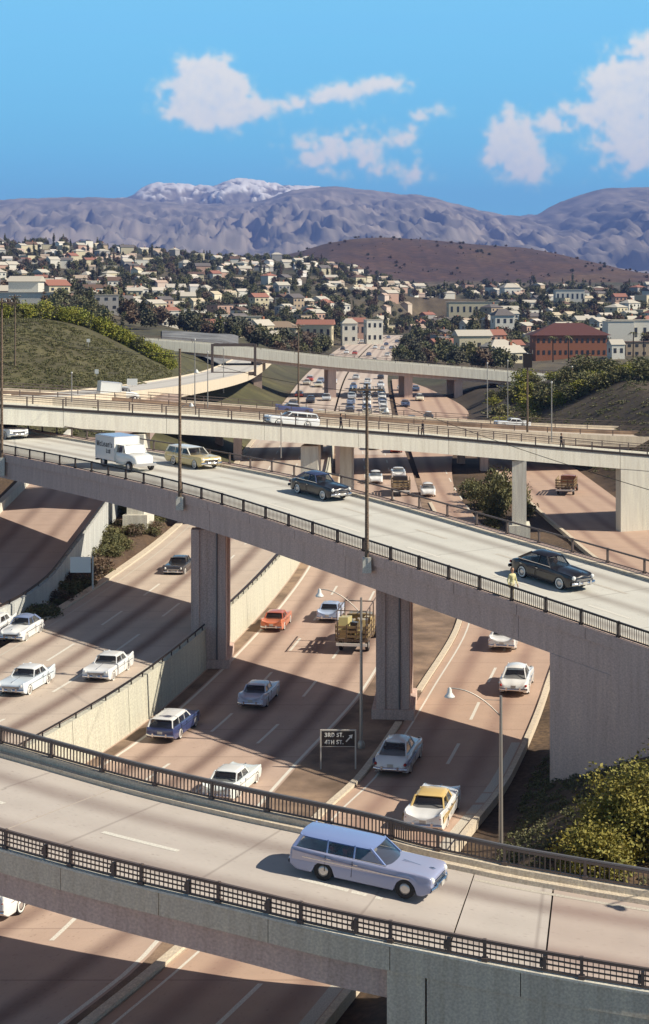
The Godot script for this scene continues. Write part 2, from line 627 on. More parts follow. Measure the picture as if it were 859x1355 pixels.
# ---------------------------------------------------------------- mountains
func build_mountains() -> void:
	# ridge heights: [x at 11 km, height]
	var front := [-9000, 480.0, -6000, 560.0, -3900, 520.0, -2900, 585.0, -2150, 600.0, -1700, 612.0, -1250, 606.0, -800, 575.0, -450, 590.0, -200, 660.0, 50, 690.0, 250, 668.0, 480, 640.0, 700, 620.0, 950, 555.0, 1350, 492.0, 1500, 555.0, 1750, 650.0, 2000, 690.0, 2250, 665.0, 2700, 600.0, 3500, 640.0, 6000, 560.0, 9000, 520.0]
	var back := [-9000, 500.0, -4500, 560.0, -2900, 690.0, -2450, 640.0, -1900, 690.0, -1580, 770.0, -1400, 870.0, -1200, 868.0, -950, 850.0, -720, 905.0, -480, 880.0, -250, 845.0, 0, 830.0, 300, 740.0, 640, 765.0, 900, 720.0, 1200, 600.0, 2000, 640.0, 2380, 700.0, 2650, 690.0, 3000, 640.0, 5000, 700.0, 9000, 600.0]
	var gully := FastNoiseLite.new()
	gully.seed = 33
	gully.noise_type = FastNoiseLite.TYPE_SIMPLEX_SMOOTH
	gully.fractal_type = FastNoiseLite.FRACTAL_RIDGED
	gully.fractal_octaves = 5
	gully.frequency = 0.0013
	gully.fractal_gain = 0.6
	var patch := FastNoiseLite.new()
	patch.seed = 12
	patch.frequency = 0.003
	patch.fractal_octaves = 5
	for k in 2:
		var mb := MB.new()
		var rows := []
		var tints := PackedColorArray()
		var depth := 11000.0 if k == 0 else 13500.0
		var cols := 420
		for i in 56:
			var t := i / 44.0
			var r := PackedVector3Array()
			for j in cols + 1:
				var u := 2.0 * j / cols - 1.0
				var x := signf(u) * (absf(u) * 3400.0 + pow(absf(u), 4) * 4500.0)
				var top := along(front if k == 0 else back, x)
				var bend := patch.get_noise_2d(x * 0.25, 77.0 * k) * 500.0
				var z := depth - (1.0 - t) * 4200.0 + bend * (1.0 - t)
				var wx := 700.0 * patch.get_noise_2d(x * 0.25, z * 0.25)
				var g := gully.get_noise_2d(x * 1.25 + z * 0.3 + wx, z * 0.36 + 0.4 * wx)
				g = lerpf(0.25, g, 0.75 + 0.6 * patch.get_noise_2d(x * 0.12, z * 0.12 + 300.0))
				var body := pow(minf(t, 1.0), 0.8) if t <= 1.0 else 1.0 - (t - 1.0) * 1.6
				var g2 := gully.get_noise_2d(x * 3.6 + z * 0.5 + 7000.0 + wx, z * 0.8)
				var y := top * body + (g2 - 0.25) * 60.0 * (0.2 + sin(clampf(t, 0, 1) * PI) if k == 1 else sin(clampf(t, 0, 1) * PI)) + (g - 0.25) * 105.0 * sin(clampf(t, 0, 1) * PI) * (1.0 - 0.75 * clampf(t, 0, 1)) + (g - 0.2) * 26.0
				r.append(Vector3(x, y - 40.0 * (1.0 - minf(t, 1.0)), -z))
				var f := patch.get_noise_2d(x, z)
				var c := Color(0.13, 0.12, 0.095).lerp(Color(0.31, 0.265, 0.215), clampf(0.45 + 1.2 * f + 0.5 * patch.get_noise_2d(x * 3.0, z * 1.2), 0, 1))
				if k == 1:
					var snow := smoothstep(735.0, 800.0, y + f * 230.0 + (g - 0.3) * 200.0 + (g2 - 0.3) * 260.0) * (1.0 if x < 200 else 0.75)
					c = c.lerp(Color(0.86, 0.85, 0.84), snow * (0.9 if x < 1200 else 1.0))
				tints.append(c)
			rows.append(r)
		mb.sheet(rows, Vector3(0, -900000, 0))
		for i in tints.size():
			mb.c[i] = tints[i]
		var m := mat("mountain_%d" % k, 1, 1, 1, 0.95)
		m.vertex_color_use_as_albedo = true
		ground_part("mountains" if k == 0 else "snowy_mountains", mb, m)


# ---------------------------------------------------------------- roads
# a strip of concrete: oil dropped along the middle of each lane, paler wheel tracks, grain and blotches
func road_skin(called: String, wide: float, lanes: Array, pale: Color, oil: Color, strength: float, seed_: int) -> StandardMaterial3D:
	var w := 256
	var h := 512
	var f := FastNoiseLite.new()
	f.seed = seed_
	f.frequency = 1.0
	f.fractal_octaves = 4
	var data := PackedByteArray()
	data.resize(w * h * 3)
	var tar := oil * 0.62
	for y in h:
		var t := TAU * y / h
		var a := cos(t)
		var b := sin(t)
		for x in w:
			var m := wide * (x + 0.5) / w
			var d := 0.0
			for k in lanes:
				var q: float = (m - k) / 0.55
				d += exp(-q * q)
				q = (absf(m - k) - 1.0) / 0.4
				d -= 0.16 * exp(-q * q)
			var n1 := f.get_noise_3d(m * 0.8, a * 0.8, b * 0.8)
			var n2 := f.get_noise_3d(m * 7.0, a * 26.0 + 9.0, b * 26.0)
			var n3 := f.get_noise_3d(m * 0.35 + 30.0, a * 3.5, b * 3.5)
			var s := clampf(d * strength * (0.95 + 0.22 * n1) + 0.03 * n1 + 0.15 * n2 + 0.06, 0.0, 1.0)
			var c := pale.lerp(oil, s)
			c = c.lerp(tar, clampf((n2 - 0.42) * 2.0, 0, 0.5))
			c = c * (1.0 + 0.08 * n3 + 0.08 * n2)
			if (y + int(n1 * 2.0)) % 64 == 0:
				c = c.lerp(tar, 0.4)
			c = c.linear_to_srgb()
			var i := (y * w + x) * 3
			data[i] = clampi(int(c.r * 255), 0, 255)
			data[i + 1] = clampi(int(c.g * 255), 0, 255)
			data[i + 2] = clampi(int(c.b * 255), 0, 255)
	var sm := mat(called, 1, 1, 1, 0.85)
	sm.albedo_texture = ImageTexture.create_from_image(Image.create_from_data(w, h, false, Image.FORMAT_RGB8, data))
	sm.uv1_scale = Vector3(1.0 / wide, 1.0 / 46.0, 1)
	return sm


# a strip between two curves, from one distance ahead to another
func ribbon(mb: MB, lk: Array, lo: float, rk: Array, ro: float, yk: Array, dy: float, z0: float, z1: float, step := 2.0, from_right := false) -> void:
	var n := maxi(1, int(ceil((z1 - z0) / step)))
	for i in n + 1:
		var z := z0 + (z1 - z0) * i / n
		var y := along(yk, z) + dy
		var a := along(lk, z) + lo
		var b := along(rk, z) + ro
		mb.put(Vector3(a, y, -z), Vector3.UP, Vector2(a - b if from_right else 0.0, z))
		mb.put(Vector3(b, y, -z), Vector3.UP, Vector2(0.0 if from_right else b - a, z))
	var k := mb.v.size() - 2 * (n + 1)
	for i in n:
		var j := k + 2 * i
		mb.ix.append_array([j, j + 2, j + 1, j + 1, j + 2, j + 3])


func block(mb: MB, lk: Array, lo: float, ro: float, yk: Array, y0: float, y1: float, z0: float, z1: float, step := 2.0) -> void:
	var n := maxi(1, int(ceil((z1 - z0) / step)))
	var last := []
	for i in n + 1:
		var z := z0 + (z1 - z0) * i / n
		var x := along(lk, z)
		var y := along(yk, z)
		var now := [Vector3(x + lo, y + y0, -z), Vector3(x + ro, y + y0, -z), Vector3(x + ro, y + y1, -z), Vector3(x + lo, y + y1, -z)]
		if i > 0:
			var mid: Vector3 = (now[0] + now[2] + last[0] + last[2]) / 4
			for j in 4:
				var k := (j + 1) % 4
				mb.quad(last[j], last[k], now[k], now[j], (last[j] + last[k] + now[k] + now[j]) / 4 - mid)
		if i == 0 or i == n:
			mb.quad(now[0], now[1], now[2], now[3], Vector3(0, 0, 1 if i == 0 else -1))
		last = now


func dashes(road: Node, knots: Array, off: float, yk: Array, z0: float, z1: float, on_: float, gap: float, wide := 0.19, material = null) -> void:
	var z := z0
	while z < z1:
		var mb := MB.new()
		ribbon(mb, knots, off - wide / 2, knots, off + wide / 2, yk, 0.007, z, minf(z + on_, z1), 1.5)
		part("lane_dash", mb, material if material else M.paint, road)
		z += on_ + gap


func line(road: Node, knots: Array, off: float, yk: Array, z0: float, z1: float, wide := 0.19, material = null) -> void:
	var mb := MB.new()
	ribbon(mb, knots, off - wide / 2, knots, off + wide / 2, yk, 0.006, z0, z1, 2.0)
	part("edge_line", mb, material if material else M.paint, road)


func build_freeway() -> void:
	var tan_ := Color(0.50, 0.375, 0.30)
	var oil := Color(0.17, 0.105, 0.085)
	road_skin("skin_main", 12.0, [2.95, 6.45, 9.95], tan_, oil, 0.75, 1)
	road_skin("skin_left", 12.2, [2.7, 6.1, 9.5], Color(0.54, 0.455, 0.375), oil, 0.75, 2)
	road_skin("skin_exit", 7.6, [2.0, 5.6], Color(0.49, 0.35, 0.265), Color(0.25, 0.15, 0.12), 0.6, 3)
	road_skin("skin_ramp", 10.0, [3.2, 6.8], Color(0.44, 0.33, 0.27), oil, 0.6, 4)
	# the right carriageway, which leads away
	var mb := MB.new()
	road_skin("skin_main_pale", 12.0, [2.95, 6.45, 9.95], Color(0.56, 0.47, 0.40), Color(0.25, 0.18, 0.16), 0.5, 13)
	ribbon(mb, WALL, 0.0, MAINR, 0.0, MAIN_Y, 0.0, 258, 900)
	ground_part("freeway_carriageway", mb, M.skin_main_pale)
	mb = MB.new()
	ribbon(mb, WALL, 0.0, MAINR, 0.0, MAIN_Y, 0.0, 42, 257.95)
	var road := ground_part("freeway_carriageway", mb, M.skin_main)
	dashes(road, WALL, 4.75, MAIN_Y, 86.5, 300, 4.2, 6.6)
	dashes(road, WALL, 8.2, MAIN_Y, 84, 300, 4.2, 6.6)
	line(road, WALL, 1.25, MAIN_Y, 48, 300)
	line(road, MAINR, -0.25, MAIN_Y, 48, 200)
	dashes(road, MAINR, -4.2, MAIN_Y, 51, 80, 4.2, 6.6)
	# the exit road on its right
	mb = MB.new()
	ribbon(mb, EXITL, 0.0, EXITR, 0.0, MAIN_Y, 0.004, 42, 470)
	var ex := ground_part("exit_road", mb, M.skin_exit)
	line(ex, EXITL, 0.55, MAIN_Y, 48, 190, 0.12)
	dashes(ex, EXITL, 3.95, MAIN_Y, 53, 240, 4.2, 5.2)
	line(ex, EXITR, -0.35, MAIN_Y, 48, 95, 0.5, M.paint_dull)
	# paved separator with its raised white edge
	mb = MB.new()
	ribbon(mb, MAINR, 0.0, EXITL, 0.0, MAIN_Y, 0.03, 42, 226)
	var sep := ground_part("separator_pavement", mb, M.separator)
	for q in [[52.0, 72.0], [72.0, 99.0], [106.5, 140.0], [140.0, 200.0]]:
		mb = MB.new()
		block(mb, EXITL, -0.42, -0.02, MAIN_Y, -0.1, 0.16, q[0] + 0.1, q[1])
		part("kerb", mb, M.concrete_kerb, sep)
	mb = MB.new()
	ribbon(mb, WALL, 0.25, WALL, 1.05, MAIN_Y, 0.02, 48, 300)
	ground_part("dirt_gutter", mb, M.separator)
	# shoulder kerb on the right of the exit road
	mb = MB.new()
	block(mb, EXITR, 0.05, 0.35, MAIN_Y, -0.3, 0.14, 46, 150)
	ground_part("shoulder_kerb", mb, M.concrete_kerb)
	# the left carriageway, 2.3 m higher, which leads towards us
	mb = MB.new()
	ribbon(mb, WALL, -12.2, WALL, -0.35, LEFT_Y, 0.0, 258, 900, 2.0, true)
	ground_part("freeway_carriageway", mb, M.skin_main_pale)
	mb = MB.new()
	ribbon(mb, WALL, -12.2, WALL, -0.35, LEFT_Y, 0.0, 42, 257.95, 2.0, true)
	var lr := ground_part("freeway_carriageway", mb, M.skin_left)
	dashes(lr, WALL, -4.4, LEFT_Y, 86, 300, 5.0, 6.0)
	dashes(lr, WALL, -7.85, LEFT_Y, 83, 300, 5.0, 6.0)
	line(lr, WALL, -11.4, LEFT_Y, 95, 300, 0.14, M.paint_dull)
	line(lr, WALL, -1.0, LEFT_Y, 60, 300, 0.12, M.paint_dull)
	mb = MB.new()
	block(mb, WALL, -12.9, -12.25, LEFT_Y, -0.6, 0.12, 118, 330)
	part("kerb", mb, M.concrete_kerb, lr)
	# retaining wall between the two levels, cast in lengths, with a low rail on brackets
	var wall := thing("retaining_wall", "long pale concrete retaining wall between upper and lower freeway lanes", "wall", Vector3.ZERO)
	var z := 52.0
	while z < 300:
		var l := 7.5 if z < 200 else 25.0
		mb = MB.new()
		var n := 4
		for i in n:
			var a := z + 0.03 + (l - 0.06) * i / n
			var b := z + 0.03 + (l - 0.06) * (i + 1) / n
			var pa := Vector3(along(WALL, a), along(LEFT_Y, a), -a)
			var pb := Vector3(along(WALL, b), along(LEFT_Y, b), -b)
			var e := Vector3(0.36, 0, 0)
			var up := Vector3(0, 0.28, 0)
			var low_a := Vector3(pa.x + 0.12, -0.2, pa.z)
			var low_b := Vector3(pb.x + 0.12, -0.2, pb.z)
			mb.quad(low_a, low_b, pb + up, pa + up, Vector3.RIGHT)
			mb.quad(pa + up, pb + up, pb + up - e, pa + up - e, Vector3.UP)
			mb.quad(pa + up - e, pb + up - e, pb - e - Vector3(0, 0.3, 0), pa - e - Vector3(0, 0.3, 0), Vector3.LEFT)
			if i == 0:
				mb.quad(low_a, pa + up, pa + up - e, low_a - e, Vector3.BACK)
			if i == n - 1:
				mb.quad(low_b, pb + up, pb + up - e, low_b - e, Vector3.FORWARD)
		part("wall_panel", mb, M.concrete_wall, wall)
		z += l
	mb = MB.new()
	block(mb, WALL, -0.12, -0.04, LEFT_Y, 0.52, 0.6, 52, 300)
	var rail := part("guard_rail", mb, M.iron, wall)
	var post := MB.new()
	post.box(Vector3(0, 0, 0), Vector3(0.07, 0.36, 0.1))
	var pm := post.mesh()
	z = 54.0
	while z < 200:
		var o := part("rail_post", pm, M.iron, rail)
		o.position = Vector3(along(WALL, z) - 0.08, along(LEFT_Y, z) + 0.42, -z)
		z += 1.9
	# the climbing ramp on the far left
	mb = MB.new()
	var rl := [60, -56.0, 100, -42.0, 112, -35.0, 130, -31.0, 250, -31.0]
	var rr := [60, -46.0, 92, -33.0, 106, -26.6, 113, -23.4, 119, -21.4, 127, -20.5, 250, -20.5]
	ribbon(mb, rl, 0.0, rr, -0.3, RAMP_Y, 0.03, 62, 245)
	var ramp := ground_part("ramp_road", mb, M.skin_ramp)
	line(ramp, rr, -0.9, RAMP_Y, 70, 160, 0.3, M.concrete_kerb)
	var para := thing("ramp_parapet", "pale blue-white parapet wall along the climbing ramp on the left", "wall", Vector3.ZERO)
	var cuts := [108.0, 117.0, 124.4, 131.0, 138.0, 146.0, 155.0, 168.0, 190.0]
	for i in cuts.size() - 1:
		mb = MB.new()
		block(mb, rr, -0.25, 0.05, RAMP_Y, -3.0, 0.95, cuts[i] + 0.03, cuts[i + 1] - 0.03)
		part("wall_panel", mb, M.concrete_blue, para)
	mb = MB.new()
	block(mb, rr, -0.22, -0.08, RAMP_Y, 1.08, 1.2, 108, 190)
	var gr := part("guard_rail", mb, M.iron, para)
	z = 109.0
	while z < 188:
		var o := part("rail_post", pm, M.iron, gr)
		o.position = Vector3(along(rr, z) - 0.15, along(RAMP_Y, z) + 1.0, -z)
		z += 2.6
	mb = MB.new()
	block(mb, rl, -0.3, 0.3, RAMP_Y, -2.0, 0.9, 128, 200)
	single("ramp_kerb_wall", mb, M.concrete_pale, "pale rounded kerb wall at the left edge of the ramp", "wall")
	# frontage road under the second overpass, on the right
	mb = MB.new()
	var fl := [120, 33.0, 150, 27.0, 180, 25.5, 200, 25.0, 260, 24.0]
	var fr := [120, 40.0, 150, 36.0, 180, 35.5, 200, 36.0, 260, 36.0]
	ribbon(mb, fl, 0.0, fr, 0.0, MAIN_Y, -0.1, 138, 262)
	var fro := ground_part("frontage_road", mb, M.skin_exit)
	mb = MB.new()
	block(mb, fl, -0.35, 0.0, MAIN_Y, -0.3, 0.1, 150, 250)
	part("kerb", mb, M.concrete_kerb, fro)
	# road along the foot of the grassy hill, and the grey lot beyond it
	var hp := path([Vector3(-46, 11.4, -206), Vector3(-36, 11.2, -222), Vector3(-29, 10.6, -245), Vector3(-24, 10.0, -275), Vector3(-20.5, 8.9, -320), Vector3(-19.5, 7.6, -380), Vector3(-19, 6.5, -470)], 3.0)
	mb = MB.new()
	sweep(mb, hp, 0, hp.l, [Vector2(4.6, 0.35), Vector2(-4.6, 0.35)], false)
	road_skin("skin_pale", 9.2, [2.5, 6.7], Color(0.56, 0.54, 0.5), Color(0.32, 0.30, 0.29), 0.4, 6)
	var side := ground_part("side_road", mb, M.skin_pale)
	for k in [-4.9, 4.6]:
		mb = MB.new()
		sweep(mb, hp, 0, hp.l, rect(k, k + 0.3, -1.2, 0.55))
		part("kerb", mb, M.concrete_kerb, side)
	mb = MB.new()
	var rows := []
	for i in 31:
		var d := 398.0 + 4.0 * i
		var row := PackedVector3Array()
		for j in 21:
			var x := lerpf(-0.098, -0.052, j / 20.0) * d
			row.append(Vector3(x, land(x, d) + 0.35, -d))
		rows.append(row)
	mb.sheet(rows, Vector3(0, -9000, 0))
	ground_part("parking_lot", mb, M.lot)


# ---------------------------------------------------------------- bridges
func railing(parent: Node, p: Dictionary, off: float, y0: float, high: float, s0: float, s1: float, bay: float, bars: float, material: Material, rows := 0, bar := 0.028) -> Node:
	var mb := MB.new()
	sweep(mb, p, s0, s1, rect(off - 0.05, off + 0.05, y0 + high - 0.09, y0 + high))
	sweep(mb, p, s0, s1, rect(off - 0.035, off + 0.035, y0 + 0.04, y0 + 0.10))
	var r := part("railing", mb, material, parent)
	var n := int(round((s1 - s0) / bay))
	for i in n + 1:
		var s := s0 + (s1 - s0) * i / n
		var d := heading(p, s)
		d.y = 0
		d = d.normalized()
		mb = MB.new()
		mb.slab(Vector3.ZERO, d * 0.05, Vector3(0, high / 2 + 0.02, 0), right_of(p, s) * 0.06)
		mb.slab(Vector3(0, -high / 2 + 0.06, 0), d * 0.09, Vector3(0, 0.05, 0), right_of(p, s) * 0.1)
		var o := part("post", mb, material, r)
		o.position = on(p, s, off, y0 + high / 2)
		if i == n or bars <= 0.0:
			continue
		var e := s0 + (s1 - s0) * (i + 1) / n
		mb = MB.new()
		var k := int((e - s) / bars)
		var a0 := on(p, s, off)
		for j in range(1, k):
			var q := on(p, lerpf(s, e, float(j) / k), off) - a0
			mb.slab(q + Vector3(0, y0 + high / 2, 0), d * bar / 2, Vector3(0, high / 2 - 0.06, 0), right_of(p, s) * bar / 2)
		var b0 := on(p, e, off)
		for j in rows:
			var y := y0 + 0.1 + (high - 0.19) * (j + 1) / (rows + 1)
			mb.bar(Vector3(0, y, 0), b0 - a0 + Vector3(0, y, 0), bar * 1.2, bar * 1.6)
		if rows:
			# the cast bracket in the middle of a bay
			var c := (b0 - a0) * 0.62
			mb.slab(c + Vector3(0, y0 + high * 0.45, 0), d * 0.05, Vector3(0, high * 0.33, 0), right_of(p, s) * 0.07)
			mb.slab(c + Vector3(0, y0 + high * 0.42, 0) - d * 0.08, d * 0.06, Vector3(0, high * 0.16, 0), right_of(p, s) * 0.06)
		var o2 := part("baluster_panel" if rows == 0 else "lattice_panel", mb, material, r)
		o2.position = a0
	return r


func pipe_rail(parent: Node, p: Dictionary, off: float, y0: float, high: float, s0: float, s1: float, bay: float, material: Material) -> void:
	var mb := MB.new()
	sweep(mb, p, s0, s1, rect(off - 0.04, off + 0.04, y0 + high - 0.08, y0 + high))
	sweep(mb, p, s0, s1, rect(off - 0.025, off + 0.025, y0 + high * 0.5, y0 + high * 0.5 + 0.05))
	var r := part("railing", mb, material, parent)
	var n := int(round((s1 - s0) / bay))
	var post := MB.new()
	post.box(Vector3.ZERO, Vector3(0.11, high, 0.11))
	var pm := post.mesh()
	for i in n + 1:
		part("post", pm, material, r).position = on(p, s0 + (s1 - s0) * i / n, off, y0 + high / 2)


# the same section cast in lengths with open joints between them
func lengths(called: String, parent: Node, p: Dictionary, s0: float, s1: float, prof: Array, material: Material, each: float, gap := 0.025) -> void:
	var n := maxi(1, int(round((s1 - s0) / each)))
	for i in n:
		var mb := MB.new()
		sweep(mb, p, lerpf(s0, s1, float(i) / n) + gap / 2, lerpf(s0, s1, float(i + 1) / n) - gap / 2, prof)
		part(called, mb, material, parent)


var pA: Dictionary
var pB: Dictionary
var pC: Dictionary
var pC2: Dictionary
var pD: Dictionary


func build_front_bridge() -> void:
	pA = path([Vector3(-24, 7.9, -63.8), Vector3(-17, 7.7, -58.7), Vector3(-10.6, 7.4, -54.3), Vector3(-6.85, 7.28, -52.0), Vector3(-2.96, 7.12, -50.0), Vector3(0, 6.9, -48.7), Vector3(2.94, 6.6, -47.9), Vector3(5.82, 6.25, -47.35), Vector3(9.13, 5.9, -46.8), Vector3(14, 5.4, -46.2), Vector3(24, 4.6, -45.5), Vector3(32, 4.2, -45.4)])
	var b := thing("ramp_bridge", "curved grey ramp bridge with lattice railing crossing the bottom foreground", "bridge", Vector3.ZERO)
	road_skin("skin_front", 7.8, [2.0, 5.6], Color(0.53, 0.48, 0.43), Color(0.23, 0.175, 0.155), 0.6, 7)
	road_skin("skin_front_red", 7.8, [2.0, 5.6], Color(0.49, 0.41, 0.355), Color(0.23, 0.15, 0.13), 0.6, 8)
	var ends := [0.0, where_x(pA, -12), where_x(pA, 3.4), where_x(pA, 6.2), pA.l]
	for i in 4:
		var mb := MB.new()
		sweep(mb, pA, ends[i] + 0.03, ends[i + 1] - 0.03, rect(-7.6, -0.36, -0.28, 0.0))
		part("deck_slab", mb, M.skin_front_red if i == 3 else M.skin_front, b)
	var jb := MB.new()
	sweep(jb, pA, 0, pA.l, rect(-7.55, -0.4, -0.30, -0.06))
	part("joint_filler", jb, M.joint, b)
	# lane line and edge line
	var s: float = ends[0] + 1.2
	while s < pA.l - 4:
		if s < 26.0 or s > 34.0:
			var mb := MB.new()
			sweep(mb, pA, s, s + 3.4, [Vector2(-3.66, 0.007), Vector2(-3.88, 0.007)], false)
			part("lane_dash", mb, M.paint, b)
		s += 8.2
	var em := MB.new()
	sweep(em, pA, ends[2] + 0.1, pA.l, [Vector2(-6.9, 0.007), Vector2(-7.1, 0.007)], false)
	part("edge_line", em, M.paint_dull, b)
	# near edge
	var mb2 := MB.new()
	lengths("fascia", b, pA, 0, pA.l, rect(-0.36, 0.0, -0.52, 0.2), M.concrete_kerb, 3.9)
	var lip := MB.new()
	sweep(lip, pA, 0, pA.l, rect(-0.30, 0.05, 0.2, 0.27))
	part("coping", lip, M.concrete_pale, b)
	railing(b, pA, -0.1, 0.27, 0.62, 0.0, pA.l, 2.75, 0.155, M.iron_brown, 2, 0.027)
	# far edge: step, kerb and baluster rail
	mb2 = MB.new()
	sweep(mb2, pA, 0, pA.l, rect(-8.15, -7.72, -0.52, 0.36))
	part("fascia", mb2, M.concrete_kerb, b)
	mb2 = MB.new()
	sweep(mb2, pA, 0, pA.l, rect(-7.72, -7.45, -0.2, 0.16))
	part("kerb", mb2, M.concrete_kerb, b)
	railing(b, pA, -7.9, 0.36, 0.62, 0.0, pA.l, 2.75, 0.17, M.iron_brown, 0, 0.038)
	mb2 = MB.new()
	sweep(mb2, pA, 0, pA.l, rect(-7.95, -7.85, 0.99, 1.05))
	part("hand_rail", mb2, M.iron_grey, b)
	# girders
	var stop := where_x(pA, 1.78)
	mb2 = MB.new()
	sweep(mb2, pA, 0, stop, rect(-7.5, -0.42, -1.5, -0.30))
	part("girder", mb2, M.concrete_girder, b)
	# abutment in two lengths with an open joint
	var mid := where_x(pA, 2.9)
	mb2 = MB.new()
	sweep(mb2, pA, stop + 0.005, mid - 0.03, rect(-7.9, -0.06, -8.0, -0.53))
	part("abutment", mb2, M.concrete_kerb, b)
	mb2 = MB.new()
	sweep(mb2, pA, mid + 0.03, pA.l, rect(-7.9, -0.06, -8.0, -0.53))
	part("abutment", mb2, M.concrete_kerb, b)


func pier(parent: Node, at: Vector3, top: float, dir: Vector3, wide: float, deep: float, material: Material) -> void:
	var d := dir
	d.y = 0
	d = d.normalized()
	var r := Vector3(-d.z, 0, d.x)
	var up := Vector3(0, (top - at.y) / 2, 0)
	var mb := MB.new()
	# two flanges with a recessed web between them, on a plinth
	for k in [0.0, 1.0]:
		mb.slab(Vector3(0, up.y, 0) + d * (0.55 + k * (deep - 1.1)), r * wide / 2, up, d * 0.55)
	mb.slab(Vector3(0, up.y, 0) + d * deep / 2, r * (wide / 2 - 0.32), up - Vector3(0, 0.002, 0), d * (deep / 2 - 1.09))
	for k in [-1, 1]:
		mb.slab(Vector3(0, up.y, 0) + r * k * (wide / 2 - 0.3) - d * 0.05, r * 0.26, up - Vector3(0, 0.004, 0), d * 0.06)
	var o := part("pier", mb, material, parent)
	o.position = at
	mb = MB.new()
	mb.slab(Vector3(0, 0.2, 0) + d * deep / 2, r * (wide / 2 + 0.25), Vector3(0, 0.4, 0), d * (deep / 2 + 0.3))
	part("plinth", mb, material, o)
	mb = MB.new()
	mb.tube(r * (wide / 2 - 0.62) - d * 0.14 + Vector3(0, 0.6, 0), r * (wide / 2 - 0.62) - d * 0.14 + up * 2, 0.06, 0.06, 8)
	part("drain_pipe", mb, M.iron_grey, o)


func build_middle_bridge() -> void:
	pB = path([Vector3(-62, 12.2, -184), Vector3(-44, 12.45, -160), Vector3(-26.8, 12.3, -137), Vector3(-17.5, 12.15, -124.5), Vector3(-9.3, 11.75, -113.5), Vector3(2.66, 10.35, -97.4), Vector3(11.3, 9.2, -85.8), Vector3(15.6, 8.6, -80), Vector3(28, 7.3, -63.3)])
	var b := thing("overpass_bridge", "long sloping overpass carrying the box truck and black cars across the middle", "bridge", Vector3.ZERO)
	road_skin("skin_mid", 11.6, [2.1, 5.9, 9.7], Color(0.60, 0.59, 0.53), Color(0.29, 0.255, 0.22), 0.6, 9)
	var mb := MB.new()
	sweep(mb, pB, 0, pB.l, rect(-11.5, -0.4, -0.5, -0.22))
	part("deck_slab", mb, M.skin_mid, b)
	for k in [3.95, 7.75]:
		var s: float = 4.0 + k
		while s < pB.l - 4:
			mb = MB.new()
			sweep(mb, pB, s, s + 3.0, [Vector2(-k + 0.12, -0.213), Vector2(-k - 0.12, -0.213)], false)
			part("lane_dash", mb, M.paint if k < 5 else M.paint_dull, b)
			s += 7.6
	mb = MB.new()
	lengths("fascia", b, pB, 0, pB.l, rect(-0.42, 0.0, -0.62, 0.0), M.concrete_girder, 5.1, 0.035)
	mb = MB.new()
	sweep(mb, pB, 0, pB.l, rect(-11.9, -11.5, -0.62, 0.0))
	part("fascia", mb, M.concrete_girder, b)
	mb = MB.new()
	sweep(mb, pB, 0, pB.l, rect(-11.5, -11.15, -0.3, -0.06))
	part("kerb", mb, M.concrete_kerb, b)
	mb = MB.new()
	lengths("girder", b, pB, 0, pB.l, rect(-11.7, -0.14, -2.0, -0.62), M.concrete_girder, 15.3, 0.035)
	railing(b, pB, -0.15, 0.0, 0.78, 0.0, pB.l, 2.55, 0.15, M.iron, 0, 0.022)
	railing(b, pB, -11.7, 0.0, 0.85, 0.0, pB.l, 2.9, 0.0, M.iron_brown)
	pier(b, Vector3(-7.94, 0.00, -113.49), 9.45, Vector3(0.0, 0, -1), 2.4, 5.2, M.concrete_girder)
	pier(b, Vector3(4.10, 0.00, -100.18), 7.95, Vector3(0.09, 0, -1), 2.05, 5.0, M.concrete_girder)
	# right abutment: wall under the near edge, its return along the exit road
	var s0 := where_x(pB, 11.5)
	mb = MB.new()
	sweep(mb, pB, s0, pB.l, rect(-1.2, -0.1, -11.0, -2.0))
	sweep(mb, pB, s0, s0 + 0.9, rect(-11.6, -1.2, -11.0, -2.0))
	sweep(mb, pB, s0 + 0.9, pB.l, rect(-11.7, -10.7, -11.0, -2.0))
	var ab := part("abutment", mb, M.concrete_girder, b)
	mb = MB.new()
	sweep(mb, pB, s0 + 4.4, pB.l, rect(-0.12, -0.02, -11.0, -0.625))
	part("pilaster", mb, M.concrete_girder, ab)


